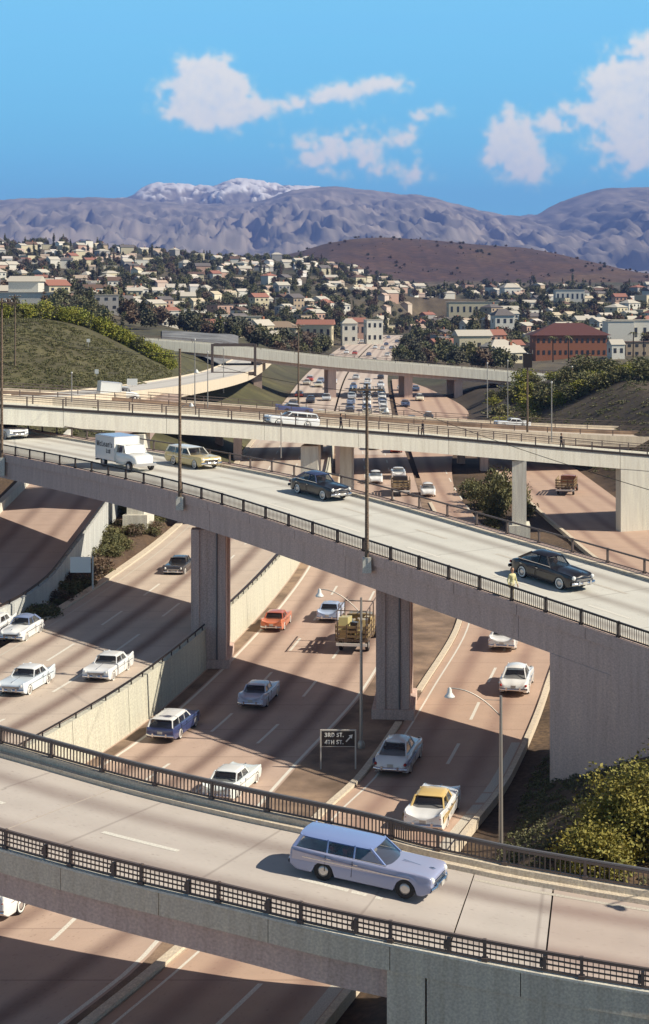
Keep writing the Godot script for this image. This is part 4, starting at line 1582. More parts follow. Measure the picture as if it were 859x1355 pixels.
	mb = MB.new()
	mb.bar(Vector3(a0 + 0.4, belt + 0.055, 0), Vector3(L - 0.25, d.st[-6] - 0.0, 0), 0.03, 0.04)
	mb.lathe(Vector3(L - 0.3, station(d.st, 0.88)[2] + 0.02, 0), Vector3.RIGHT, [Vector2(0.001, -0.12), Vector2(0.03, -0.06), Vector2(0.035, 0.05), Vector2(0.001, 0.14)], 8)
	out.ornament = mb.mesh()
	mb = MB.new()
	# a tapering flash of the second colour along the rear quarter
	var fl := [Vector3(-L * 0.95, 0.92, 0), Vector3(-L * 0.95, 0.60, 0), Vector3(-L * 0.35, 0.64, 0), Vector3(L * 0.55, 0.70, 0), Vector3(L * 0.2, 0.78, 0), Vector3(-L * 0.45, 0.80, 0)]
	for i in range(1, 5):
		mb.tri(fl[0], fl[i], fl[i + 1], Vector3.BACK)
	out.flash = mb.mesh()
	out.doors = d.pillars + [d.cab[3] * 0.85] if kind != "wagon" else d.pillars
	if not cache.has("seam"):
		mb = MB.new()
		mb.box(Vector3.ZERO, Vector3(0.016, 1.0, 0.02))
		cache.seam = mb.mesh()
		mb = MB.new()
		mb.box(Vector3.ZERO, Vector3(0.16, 0.03, 0.05))
		cache.handle = mb.mesh()
	cache[kind] = out
	return out


func post_mesh(p: Vector3, q: Vector3, w: float, h: float) -> ArrayMesh:
	var mb := MB.new()
	mb.bar(p, q, w, h)
	return mb.mesh()


func paint(r: float, g: float, b: float) -> StandardMaterial3D:
	var key := "paint_%.3f_%.3f_%.3f" % [r, g, b]
	if M.has(key):
		return M[key]
	var m := mat(key, r, g, b, 0.28)
	m.clearcoat_enabled = true
	m.clearcoat = 0.6
	m.clearcoat_roughness = 0.08
	return m


func facing(o: Node3D, ahead: Vector3) -> void:
	var x := ahead.normalized()
	var z := x.cross(Vector3.UP).normalized()
	o.basis = Basis(x, z.cross(x), z)


func wheel(t: Node3D, at: Vector3, white: bool, size := 1.0) -> void:
	var w := part("wheel", cache.tyre, M.tyre, t)
	w.position = at
	w.scale = Vector3(size, size, size)
	part("hubcap", cache.hub, M.hub, w)
	if white:
		part("whitewall", cache.whitewall, M.sign_white, w)


func car(kind: String, at: Vector3, ahead: Vector3, body: Color, roof: Color, label: String, group := "", o := {}) -> Node3D:
	var d: Dictionary = SHAPES[kind]
	var m := car_meshes(kind)
	var t := thing("station_wagon" if kind == "wagon" else "sedan_car", label, "station wagon" if kind == "wagon" else "car", at, group)
	facing(t, ahead)
	t.basis = t.basis.scaled(Vector3.ONE * o.get("size", 1.0))
	var L: float = d.l / 2
	var W: float = d.w / 2
	var bm := paint(body.r, body.g, body.b)
	var rm := paint(roof.r, roof.g, roof.b)
	part("body", m.body, bm, t)
	part("roof", m.roof, rm, t)
	for s in m.pillars:
		part("pillar", s, rm, t)
	part("windshield", m.windshield, M.car_glass, t)
	part("rear_window", m.rear_window, M.car_glass, t)
	for s in m.side:
		part("side_window", s, M.car_glass, t)
	for s in m.seats:
		part("seat", s, o.get("seat", M.seat_cloth), t)
	for x in [L - d.front, -L + d.rear]:
		for z in [-1, 1]:
			wheel(t, Vector3(x, 0.36, z * (W - 0.13)), o.get("white", true))
	part("front_bumper", m.front_bumper, M.chrome, t)
	part("rear_bumper", m.rear_bumper, M.chrome, t)
	var gr := part("grille", m.grille, M.grille_dark, t)
	part("grille_bar", m.grille_bar, M.chrome, gr)
	for z in [-1, 1]:
		var h := part("headlight", m.headlight, M.lamp_clear, t)
		h.position = Vector3(L - 0.01, 0.76 if kind != "rounded" else 0.8, z * W * 0.74)
		h = part("taillight", m.taillight, M.lamp_red, t)
		h.position = Vector3(-L + 0.07, 0.82 if kind == "finned" else 0.72, z * W * 0.82)
		h = part("side_trim", m.trim, M.chrome if o.get("trim", true) else bm, t)
		h.position = Vector3(-0.15, 0.74, z * (W - 0.005))
	if o.get("doors", true):
		var dh: Array = m.doors
		for z in [-1, 1]:
			for x in dh:
				var h := part("door_seam", cache.seam, M.joint, t)
				h.position = Vector3(x * L, 0.66, z * (W - 0.006))
				h.scale.y = 0.56
				h = part("door_handle", cache.handle, M.chrome, t)
				h.position = Vector3(x * L + 0.14, 0.84, z * (W - 0.002))
	for z in [-1, 1]:
		var h := part("belt_trim", m.belt, M.chrome, t)
		h.position = Vector3(0, 0, z * d.base * W * 1.03)
		if o.has("flash"):
			h = part("side_flash", m.flash, o.flash, t)
			h.position = Vector3(0, 0, z * (W + 0.004))
			h.scale.z = z
	part("bonnet_ornament", m.ornament, M.chrome, t)
	for k in [-1, 1]:
		var h := part("licence_plate", m.plate, M.sign_frame, t)
		h.position = Vector3(k * (L + 0.02), 0.5 if k > 0 else 0.66, 0)
		if k > 0:
			h.position.x = L + 0.13
	return t


# a car far off: fewer parts, the same shapes
func far_car(kind: String, at: Vector3, ahead: Vector3, body: Color, roof: Color, label: String, group: String) -> void:
	var m := car_meshes(kind)
	var d: Dictionary = SHAPES[kind]
	var t := thing("station_wagon" if kind == "wagon" else "sedan_car", label, "station wagon" if kind == "wagon" else "car", at, group)
	facing(t, ahead)
	part("body", m.body, paint(body.r, body.g, body.b), t)
	part("roof", m.roof, paint(roof.r, roof.g, roof.b), t)
	part("windshield", m.windshield, M.car_glass, t)
	part("rear_window", m.rear_window, M.car_glass, t)
	for s in m.side:
		part("side_window", s, M.car_glass, t)
	for x in [d.l / 2 - d.front, -d.l / 2 + d.rear]:
		for z in [-1, 1]:
			part("wheel", cache.tyre, M.tyre, t).position = Vector3(x, 0.36, z * (d.w / 2 - 0.13))


func cab(t: Node3D, x: float, wide: float, bm: Material, top: float) -> void:
	# rounded 1950s lorry cab and bonnet, the back of the cab at x
	var W := wide / 2
	var mb := MB.new()
	var rows := []
	var prof := [[0.0, 0.5, top - 0.62, 1.0], [0.06, 0.42, top - 0.60, 1.0], [1.2, 0.42, top - 0.60, 1.0], [1.35, 0.5, top - 0.62, 0.96], [1.7, 0.62, top - 0.62, 0.94], [2.3, 0.55, top - 0.70, 0.9], [2.6, 0.5, top - 0.80, 0.84], [2.72, 0.55, top - 0.95, 0.74], [2.75, 0.6, top - 1.1, 0.6]]
	for q in prof:
		var w: float = W * q[3]
		var y0: float = q[1]
		var y1: float = q[2]
		var r := PackedVector3Array()
		for p in [[0.7, 0.0], [0.98, 0.03], [1.0, 0.35], [1.0, 0.7], [0.95, 0.93], [0.8, 1.0], [0.4, 1.03]]:
			r.append(Vector3(x + q[0], lerpf(y0, y1, p[1]), w * p[0]))
		for p in [[0.4, 1.03], [0.8, 1.0], [0.95, 0.93], [1.0, 0.7], [1.0, 0.35], [0.98, 0.03], [0.7, 0.0]]:
			r.append(Vector3(x + q[0], lerpf(y0, y1, p[1]), -w * p[0]))
		rows.append(r)
	for e in [0, rows.size() - 1]:
		var mid := Vector3.ZERO
		for p in rows[e]:
			mid += p
		mid /= rows[e].size()
		var r := PackedVector3Array()
		for p in rows[e]:
			r.append(mid.lerp(p, 0.02))
		if e == 0:
			rows.push_front(r)
		else:
			rows.append(r)
	mb.sheet(rows, Vector3(x + 1.3, 1.0, 0), true)
	part("cab", mb, bm, t)
	# cab top: pillars, glass and roof
	var b := top - 0.62
	var f0 := x + 1.42
	var f1 := x + 1.12
	mb = MB.new()
	rows = []
	for i in 9:
		var u := i / 8.0
		var r := PackedVector3Array()
		for j in 9:
			var s := j / 4.0 - 1.0
			r.append(Vector3(lerpf(x, f1 + 0.08, u) , top - 0.05 + 0.08 * (1 - s * s * s * s) * (1 - pow(absf(2 * u - 1), 6)), s * W * 0.88))
		rows.append(r)
	mb.sheet(rows, Vector3(x, -5, 0))
	part("cab_roof", mb, bm, t)
	mb = MB.new()
	for z in [-1, 1]:
		mb.bar(Vector3(f0, b, z * W * 0.9), Vector3(f1, top - 0.02, z * W * 0.84), 0.07, 0.08)
		mb.bar(Vector3(x + 0.06, b, z * W * 0.9), Vector3(x + 0.06, top - 0.02, z * W * 0.85), 0.07, 0.12)
		mb.bar(Vector3(f0 - 0.42, b, z * W * 0.91), Vector3(f0 - 0.42, top - 0.04, z * W * 0.86), 0.04, 0.05)
	mb.slab(Vector3(x + 0.04, top - 0.32, 0), Vector3(0.03, 0, 0), Vector3(0, 0.3, 0), Vector3(0, 0, W * 0.86))
	part("pillars", mb, bm, t)
	mb = MB.new()
	mb.quad(Vector3(f0 - 0.01, b, -W * 0.88), Vector3(f0 - 0.01, b, W * 0.88), Vector3(f1, top - 0.04, W * 0.82), Vector3(f1, top - 0.04, -W * 0.82), Vector3.RIGHT)
	part("windshield", mb, M.car_glass, t)
	for z in [-1, 1]:
		mb = MB.new()
		mb.quad(Vector3(f0 - 0.03, b, z * W * 0.9), Vector3(x + 0.1, b, z * W * 0.9), Vector3(x + 0.1, top - 0.05, z * W * 0.85), Vector3(f1 - 0.03, top - 0.05, z * W * 0.85), Vector3(0, 0, z))
		part("side_window", mb, M.car_glass, t)
		mb = MB.new()
		mb.lathe(Vector3(x + 2.66, 0.86, z * W * 0.68), Vector3.RIGHT, [Vector2(0.12, -0.06), Vector2(0.11, 0.02), Vector2(0.06, 0.06), Vector2(0.001, 0.07)], 10)
		part("headlight", mb, M.lamp_clear, t)
	mb = MB.new()
	mb.slab(Vector3(x + 0.35, b + 0.1, 0), Vector3(0.1, 0, 0), Vector3(0, 0.25, 0), Vector3(0, 0, W * 0.8))
	part("seat", mb, M.seat_cloth, t)
	mb = MB.new()
	mb.box(Vector3(x + 2.84, 0.55, 0), Vector3(0.12, 0.2, wide * 0.94))
	part("front_bumper", mb, M.chrome, t)


func box_truck(at: Vector3, ahead: Vector3, label: String, inked: bool) -> void:
	car_meshes("finned")
	var t := thing("box_truck", label, "truck", at)
	facing(t, ahead)
	var white := paint(0.80, 0.80, 0.76)
	cab(t, 0.3, 2.0, white, 1.95)
	var mb := MB.new()
	mb.box(Vector3(-1.15, 1.53, 0), Vector3(2.95, 1.82, 2.2))
	var bx := part("cargo_box", mb, white, t)
	mb = MB.new()
	mb.box(Vector3(-1.15, 2.46, 0), Vector3(2.8, 0.05, 2.05))
	part("box_roof", mb, paint(0.40, 0.41, 0.50), bx)
	mb = MB.new()
	for z in [-1.105, 1.105]:
		for y in [0.66, 2.40]:
			mb.box(Vector3(-1.15, y, z), Vector3(2.99, 0.07, 0.05))
		for x in [-2.6, 0.3]:
			mb.box(Vector3(x, 1.53, z), Vector3(0.07, 1.66, 0.05))
	part("box_edging", mb, paint(0.72, 0.72, 0.70), bx)
	var ink := mat("truck_ink", 0.03, 0.03, 0.035, 0.6)
	for k in [["McLean's", 0.62, 1.80, 0.0], ["Ltd", 0.5, 1.30, 0.62]] if inked else []:
		for z in [1, -1]:
			var l := part("lettering", letters(k[0], k[1] * 0.9, 0.01), ink, t)
			l.position = Vector3(-1.25 + k[3] * z, k[2], z * 1.11)
			if z < 0:
				l.rotation.y = PI
	mb = MB.new()
	mb.box(Vector3(-0.3, 0.5, 0), Vector3(4.6, 0.16, 0.9))
	part("chassis", mb, M.iron, t)
	for x in [2.35, -1.55]:
		for z in [-1, 1]:
			wheel(t, Vector3(x, 0.4, z * 0.95), false, 1.1)
	mb = MB.new()
	mb.box(Vector3(-2.72, 0.5, 0), Vector3(0.1, 0.14, 2.1))
	part("rear_bumper", mb, M.iron_grey, t)


func stake_truck(at: Vector3, ahead: Vector3, label: String, body: Color, laden: bool) -> void:
	car_meshes("finned")
	var t := thing("stake_truck", label, "truck", at)
	facing(t, ahead)
	var bm := paint(body.r, body.g, body.b)
	cab(t, 0.75, 2.0, bm, 2.1)
	var wood: Material = M.pole_wood
	var mb := MB.new()
	mb.box(Vector3(-1.35, 1.0, 0), Vector3(4.1, 0.16, 2.3))
	part("bed", mb, wood, t)
	var slat: Material = mat("stake_wood", 0.34, 0.25, 0.13, 0.9) if not M.has("stake_wood") else M.stake_wood
	for z in [-1, 1]:
		for y in [1.3, 1.62, 1.94]:
			mb = MB.new()
			mb.box(Vector3(-1.35, y, z * 1.13), Vector3(4.05, 0.17, 0.04))
			part("slat", mb, slat, t)
		for i in 5:
			mb = MB.new()
			mb.box(Vector3(-3.3 + i * 0.97, 1.55, z * 1.17), Vector3(0.08, 1.1, 0.04))
			part("stake", mb, wood, t)
	for y in [1.3, 1.62, 1.94]:
		mb = MB.new()
		mb.box(Vector3(-3.4, y, 0), Vector3(0.04, 0.17, 2.2))
		part("slat", mb, slat, t)
	for z in [-1.0, -0.35, 0.35, 1.0]:
		mb = MB.new()
		mb.box(Vector3(-3.44, 1.55, z), Vector3(0.04, 1.1, 0.08))
		part("stake", mb, wood, t)
	mb = MB.new()
	mb.box(Vector3(0, 0.62, 0), Vector3(5.6, 0.18, 0.9))
	part("chassis", mb, M.iron, t)
	mb = MB.new()
	mb.box(Vector3(-3.46, 0.72, 0), Vector3(0.08, 0.2, 2.2))
	part("rear_bumper", mb, M.sign_white, t)
	for x in [2.7, -2.0]:
		for z in [-1, 1]:
			wheel(t, Vector3(x, 0.44, z * 0.95), false, 1.2)
	if not laden:
		return
	# what it carries: crates, rolled sacks and a ladder rack
	var r := RandomNumberGenerator.new()
	r.seed = 77
	var tones := [paint(0.45, 0.37, 0.14), paint(0.60, 0.53, 0.25), paint(0.30, 0.20, 0.10), paint(0.55, 0.42, 0.20), paint(0.10, 0.08, 0.06)]
	for i in 16:
		var lx := r.randf_range(-3.0, 0.2)
		var lz := r.randf_range(-0.8, 0.8)
		var sx := r.randf_range(0.35, 0.8)
		var sy := r.randf_range(0.4, 0.9)
		var ly := 1.08 + sy / 2 if i < 8 else r.randf_range(1.75, 2.05)
		mb = MB.new()
		mb.slab(Vector3.ZERO, Vector3(sx / 2, 0, r.randf_range(-0.1, 0.1)), Vector3(0, sy / 2, 0), Vector3(r.randf_range(-0.1, 0.1), 0, r.randf_range(0.18, 0.36)))
		var c := single("crate", mb, tones[i % 5], "crate in the jumbled load of the stake truck", "crate", "crates loaded on the stake truck")
		c.transform = t.transform * Transform3D(Basis.IDENTITY, Vector3(lx, ly, lz))
	for z in [-1.05, 1.05]:
		mb = MB.new()
		for x in [-3.3, -1.4, 0.5]:
			mb.tube(Vector3(x, 1.1, z), Vector3(x, 3.05, z), 0.04, 0.04, 6)
		mb.tube(Vector3(-3.5, 3.05, z), Vector3(1.9, 3.1, z), 0.04, 0.04, 6)
		part("rack_frame", mb, M.iron_brown, t)
	for i in 2:
		mb = MB.new()
		var x := -3.2 + i * 3.8
		mb.tube(Vector3(x, 3.07, -1.05), Vector3(x, 3.07, 1.05), 0.04, 0.04, 6)
		part("rack_bar", mb, M.iron_brown, t)


func away(z: float) -> Vector3:
	return Vector3(along(WALL, z + 2) - along(WALL, z - 2), 0, -4).normalized()


func away_exit(z: float) -> Vector3:
	return Vector3(along(EXITL, z + 2) - along(EXITL, z - 2), 0, -4).normalized()


func on_bridge(p: Dictionary, x: float, off: float, dy: float) -> Array:
	var s := where_x(p, x, off)
	return [on(p, s, off, dy), heading(p, s)]


func build_vehicles() -> void:
	var white := Color(0.80, 0.81, 0.80)
	var black := Color(0.012, 0.012, 0.016)
	# front bridge
	var q := on_bridge(pA, 1.35, -4.95, 0.0)
	car("wagon", q[0], q[1], Color(0.31, 0.33, 0.47), Color(0.21, 0.29, 0.54), "lavender-blue station wagon driving over the foreground bridge", "", {"seat": M.seat_red, "white": false, "size": 0.885, "flash": paint(0.52, 0.45, 0.50)})
	# middle bridge
	q = on_bridge(pB, -15.55, -4.3, -0.22)
	box_truck(q[0], q[1], "white box truck with dark script lettering on its side on the overpass", true)
	q = on_bridge(pB, -10.4, -9.5, -0.22)
	car("wagon", q[0], q[1], Color(0.62, 0.49, 0.22), Color(0.78, 0.76, 0.68), "mustard-yellow car with white roof beside the box truck", "", {"white": true})
	q = on_bridge(pB, -0.4, -9.0, -0.22)
	car("rounded", q[0], q[1], black, Color(0.04, 0.06, 0.14), "black rounded sedan with dark blue roof midway along the overpass", "", {"trim": false})
	q = on_bridge(pB, 12.7, -5.8, -0.22)
	car("rounded", q[0], q[1], black, black, "glossy black rounded sedan nearest the right end of the overpass", "", {"trim": false})
	q = on_bridge(pB, -29.3, -7.5, -0.22)
	car("finned", q[0], q[1], white, white, "white car entering the overpass at the left edge of the picture")
	# left carriageway, coming towards us
	for k in [["finned", Vector3(-13.21, 2.30, -101.64), white, white, "white sedan beside the pale retaining wall"], ["finned", Vector3(-17.59, 2.30, -98.19), Color(0.66, 0.73, 0.78), white, "pale white-blue finned sedan lowest in the left lanes, near the picture edge"], ["rounded", Vector3(-20.48, 2.30, -112.61), white, Color(0.20, 0.26, 0.42), "white sedan with slate blue roof merging from the ramp"], ["finned", Vector3(-22.67, 2.30, -113.84), white, white, "white car mostly cut off by the left picture edge"], ["finned", Vector3(-12.13, 2.30, -138.30), Color(0.03, 0.03, 0.035), Color(0.03, 0.03, 0.035), "dark car half hidden behind the left bridge pier"]]:
		car(k[0], k[1], -away(-k[1].z), k[2], k[3], k[4], "", {"size": 0.9})
	# right carriageway, going away
	for k in [["wagon", Vector3(-8.83, 0.00, -97.11), Color(0.045, 0.06, 0.16), white, "dark navy station wagon with white roof in the left lane"], ["finned", Vector3(-4.13, 0.00, -104.38), Color(0.55, 0.60, 0.75), Color(0.62, 0.66, 0.78), "pale blue finned sedan in the bridge shadow"], ["finned", Vector3(-4.80, 0.00, -85.89), Color(0.76, 0.82, 0.80), Color(0.8, 0.83, 0.82), "white sedan nearest the foreground bridge railing"], ["finned", Vector3(-3.71, 0.00, -127.39), Color(0.62, 0.20, 0.10), Color(0.50, 0.13, 0.07), "orange-red sedan left of the light blue car"], ["finned", Vector3(0.48, 0.00, -130.89), Color(0.42, 0.52, 0.70), Color(0.35, 0.44, 0.62), "light blue sedan beside the loaded stake truck"]]:
		car(k[0], k[1], away(-k[1].z), k[2], k[3], k[4], "", {"size": 0.88})
	var at := Vector3(2.42, 0.00, -120.93)
	stake_truck(at, away(-at.z), "loaded stake truck with yellowish cargo beside the middle pier", Color(0.30, 0.22, 0.10), true)
	# exit road
	for k in [["rounded", Vector3(4.03, 0.01, -90.47), white, white, "white sedan with a blue bonnet leaving the bridge shadow"], ["finned", Vector3(5.25, 0.20, -80.74), white, Color(0.72, 0.52, 0.20), "white sedan with a yellow roof on the exit road"], ["rounded", Vector3(12.46, 0.01, -107.88), white, white, "white sedan on the exit road beside the abutment"], ["finned", Vector3(13.08, 0.01, -120.88), white, white, "white car partly hidden by the overpass above the exit road"]]:
		car(k[0], k[1], away_exit(-k[1].z), k[2], k[3], k[4], "", {"flash": paint(0.22, 0.28, 0.55)} if k[4].contains("blue") else ({"flash": paint(0.72, 0.52, 0.20)} if k[4].contains("yellow") else {}))
	at = Vector3(-12.37, 1.45, -66.68)
	car("finned", at, away(-at.z), white, white, "white car disappearing under the foreground bridge at lower left")
	# between the overpasses
	for k in [["finned", Vector3(10.01, 0.00, -226.98), white, "white sedan just beyond the overpass rail, middle lane"], ["rounded", Vector3(6.75, 0.00, -221.71), white, "white rounded car half hidden by the middle wooden pole"], ["rounded", Vector3(12.86, 0.00, -208.00), white, "white car on the reddish exit lane beyond the rail"]]:
		far_car(k[0], k[1], away(-k[1].z), k[2], k[2], k[3], "")
	at = Vector3(9.52, 0.00, -209.52)
	stake_truck(at, away(-at.z), "dark small stake truck seen beyond the overpass rail", Color(0.05, 0.045, 0.045), false)
	at = Vector3(30.80, -0.10, -211.10)
	stake_truck(at, Vector3(0.25, 0, -1), "rust-red truck on the frontage road under the white overpass", Color(0.35, 0.12, 0.06), false)
	# on the second overpass and the wide one behind it
	q = on_bridge(pC, -3.4, -2.6, -0.12)
	car("wagon", q[0], -q[1], white, white, "white station wagon on the white-sided overpass")
	q = on_bridge(pC2, 27.8, -13.0, -0.1)
	car("finned", q[0], -q[1], white, white, "white sedan on the wide overpass left of the transformer pole")
	q = on_bridge(pC2, -29.0, -14.0, -0.1)
	box_truck(q[0], q[1], "small white delivery van at the foot of the grassy hill", false)
	q = on_bridge(pC2, -4.5, -14.0, -0.1)
	far_car("finned", q[0], q[1], Color(0.08, 0.1, 0.25), Color(0.5, 0.5, 0.5), "dark blue car on the wide overpass near the middle", "")
	# traffic farther along: one car to a slot, kept apart within each lane
	var r := RandomNumberGenerator.new()
	r.seed = 5
	var tones := [white, white, Color(0.7, 0.72, 0.72), Color(0.75, 0.7, 0.55), Color(0.3, 0.36, 0.5), Color(0.05, 0.05, 0.06), Color(0.5, 0.08, 0.05), Color(0.12, 0.17, 0.3), Color(0.45, 0.42, 0.36), Color(0.62, 0.66, 0.7)]
	var names := ["white", "white", "pale grey", "cream", "slate blue", "black", "red", "navy", "tan", "silver"]
	var lanes := [["l", -2.7], ["l", -6.1], ["l", -9.5], ["r", 3.0], ["r", 6.5], ["r", 10.0], ["e", 2.0], ["e", 5.6]]
	var far_words := ["before the farthest overpass", "beyond the farthest overpass"]
	for ln in lanes:
		var z := r.randf_range(262, 275)
		while z < (430 if ln[0] == "e" else 860):
			var i := r.randi() % tones.size()
			var y := along(LEFT_Y if ln[0] == "l" else MAIN_Y, z)
			var x: float = along(EXITL if ln[0] == "e" else WALL, z) + ln[1]
			var w: String = {"l": "oncoming %s car %s", "r": "%s car heading away %s", "e": "%s car on the outer lanes %s"}[ln[0]] % [names[i], far_words[0 if z < 400 else 1]]
			far_car(["finned", "rounded", "wagon", "finned"][r.randi() % 4], Vector3(x, y, -z), away(z) * (-1 if ln[0] == "l" else 1), tones[i], tones[i] if r.randf() < 0.6 else white, w, w + "s")
			z += r.randf_range(8.5, 24) if z < 420 and ln[0] == "r" else r.randf_range(16, 60) if z < 440 else r.randf_range(40, 150)


# ---------------------------------------------------------------- people: one skin grown over a skeleton (surface nets over joined capsules)
func grow(bones: Array, lo: Vector3, hi: Vector3, cell: float, tints: Array) -> ArrayMesh:
	var nx := int((hi.x - lo.x) / cell) + 1
	var ny := int((hi.y - lo.y) / cell) + 1
	var nz := int((hi.z - lo.z) / cell) + 1
	var f := PackedFloat32Array()
	f.resize(nx * ny * nz)
	f.fill(1.0)
	for b in bones:
		var p: Vector3 = b[0]
		var q: Vector3 = b[1]
		var r0: float = b[2]
		var r1: float = b[3]
		var m := maxf(r0, r1) + 0.09
		var a := ((p.min(q) - Vector3.ONE * m - lo) / cell).floor()
		var z := ((p.max(q) + Vector3.ONE * m - lo) / cell).ceil()
		var pq := q - p
		var ll := maxf(pq.length_squared(), 1e-8)
		for i in range(maxi(0, int(a.x)), mini(nx, int(z.x))):
			for j in range(maxi(0, int(a.y)), mini(ny, int(z.y))):
				for k in range(maxi(0, int(a.z)), mini(nz, int(z.z))):
					var o := lo + Vector3(i, j, k) * cell
					var t := clampf((o - p).dot(pq) / ll, 0, 1)
					var d := (o - p - pq * t).length() - lerpf(r0, r1, t)
					var at := (i * ny + j) * nz + k
					var e := f[at]
					var h := clampf(0.5 + 0.5 * (d - e) / 0.03, 0, 1)
					f[at] = lerpf(d, e, h) - 0.03 * h * (1 - h)
	var ids := PackedInt32Array()
	ids.resize(f.size())
	ids.fill(-1)
	var mb := MB.new()
	for i in nx - 1:
		for j in ny - 1:
			for k in nz - 1:
				var at := (i * ny + j) * nz + k
				var s := Vector3.ZERO
				var c := 0
				for e in [[0, 0, 0, 1, 0, 0], [0, 0, 0, 0, 1, 0], [0, 0, 0, 0, 0, 1], [1, 0, 0, 1, 1, 0], [1, 0, 0, 1, 0, 1], [0, 1, 0, 1, 1, 0], [0, 1, 0, 0, 1, 1], [0, 0, 1, 1, 0, 1], [0, 0, 1, 0, 1, 1], [1, 1, 0, 1, 1, 1], [1, 0, 1, 1, 1, 1], [0, 1, 1, 1, 1, 1]]:
					var u := f[at + (e[0] * ny + e[1]) * nz + e[2]]
					var v := f[at + (e[3] * ny + e[4]) * nz + e[5]]
					if (u < 0) != (v < 0):
						s += Vector3(e[0], e[1], e[2]).lerp(Vector3(e[3], e[4], e[5]), u / (u - v))
						c += 1
				if c:
					var o := lo + (Vector3(i, j, k) + s / c) * cell
					var g := Vector3(f[at + ny * nz] - f[at], f[at + nz] - f[at], f[at + 1] - f[at])
					var near := 0
					var best := 9.0
					for b in bones.size():
						var p: Vector3 = bones[b][0]
						var pq: Vector3 = bones[b][1] - p
						var t := clampf((o - p).dot(pq) / maxf(pq.length_squared(), 1e-8), 0, 1)
						var d := (o - p - pq * t).length() - lerpf(bones[b][2], bones[b][3], t)
						if d < best:
							best = d
							near = b
					mb.tint = tints[bones[near][4]]
					ids[at] = mb.put(o, g.normalized())
	for i in range(1, nx - 1):
		for j in range(1, ny - 1):
			for k in range(1, nz - 1):
				var at := (i * ny + j) * nz + k
				for ax in 3:
					var nb: int = at + [ny * nz, nz, 1][ax]
					if (f[at] < 0) == (f[nb] < 0):
						continue
					var u: int = [nz, 1, ny * nz][ax]
					var v: int = [1, ny * nz, nz][ax]
					var q := [ids[at], ids[at - u], ids[at - u - v], ids[at - v]]
					if q.min() < 0:
						continue
					if f[at] < 0:
						mb.ix.append_array([q[0], q[2], q[1], q[0], q[3], q[2]])
					else:
						mb.ix.append_array([q[0], q[1], q[2], q[0], q[2], q[3]])
	for t in range(0, mb.ix.size(), 3):
		var p := mb.v[mb.ix[t]]
		var nn := (p - mb.v[mb.ix[t + 2]]).cross(p - mb.v[mb.ix[t + 1]])
		if nn.dot(mb.n[mb.ix[t]]) < 0:
			var x := mb.ix[t + 1]
			mb.ix[t + 1] = mb.ix[t + 2]
			mb.ix[t + 2] = x
	return mb.mesh()


func person_mesh(top: Color, legs: Color, stride: float) -> ArrayMesh:
	var skin := Color(0.45, 0.26, 0.17)
	var shoe := Color(0.03, 0.025, 0.02)
	var hair := Color(0.05, 0.03, 0.02)
	var b := []
	# kinds: 0 skin, 1 shirt, 2 trousers, 3 shoes, 4 hair; the figure faces +x
	b.append([Vector3(0, 1.02, 0), Vector3(0, 1.22, 0), 0.125, 0.12, 1])
	b.append([Vector3(0, 1.36, -0.08), Vector3(0, 1.36, 0.08), 0.115, 0.115, 1])
	b.append([Vector3(0, 1.22, 0), Vector3(0, 1.36, 0), 0.13, 0.13, 1])
	b.append([Vector3(0, 0.95, -0.05), Vector3(0, 0.95, 0.05), 0.125, 0.125, 2])
	b.append([Vector3(0, 1.44, 0), Vector3(0.02, 1.56, 0), 0.052, 0.05, 0])
	b.append([Vector3(0.01, 1.62, 0), Vector3(0.02, 1.69, 0), 0.078, 0.088, 0])
	b.append([Vector3(0.09, 1.62, 0), Vector3(0.105, 1.635, 0), 0.018, 0.014, 0])
	b.append([Vector3(-0.02, 1.68, 0), Vector3(-0.01, 1.725, 0), 0.092, 0.082, 4])
	for s in [-1, 1]:
		var k: float = stride * s
		b.append([Vector3(0, 0.92, s * 0.09), Vector3(k * 0.22 + 0.03, 0.50, s * 0.095), 0.085, 0.06, 2])
		b.append([Vector3(k * 0.22 + 0.03, 0.50, s * 0.095), Vector3(k * 0.36 - 0.02, 0.10, s * 0.1), 0.06, 0.042, 2])
		b.append([Vector3(k * 0.36 - 0.03, 0.045, s * 0.1), Vector3(k * 0.36 + 0.15, 0.035, s * 0.115), 0.045, 0.035, 3])
		var el := Vector3(-k * 0.12 - 0.02, 1.12, s * 0.24)
		var ha := el + Vector3(-k * 0.04 + 0.10, -0.24, s * 0.0)
		b.append([Vector3(0, 1.40, s * 0.18), el, 0.055, 0.045, 1])
		b.append([el, ha, 0.042, 0.03, 1])
		b.append([ha, ha + Vector3(0.03, -0.07, 0), 0.034, 0.028, 0])
		for g in 4:
			b.append([ha + Vector3(0.03 + 0.018 * (g - 1.5), -0.08, 0), ha + Vector3(0.045 + 0.018 * (g - 1.5), -0.15, -s * 0.01), 0.011, 0.009, 0])
		b.append([ha + Vector3(0.04, -0.04, 0), ha + Vector3(0.085, -0.10, -s * 0.01), 0.011, 0.009, 0])
	return grow(b, Vector3(-0.5, -0.02, -0.42), Vector3(0.6, 1.86, 0.42), 0.02, [skin, top, legs, shoe, hair])


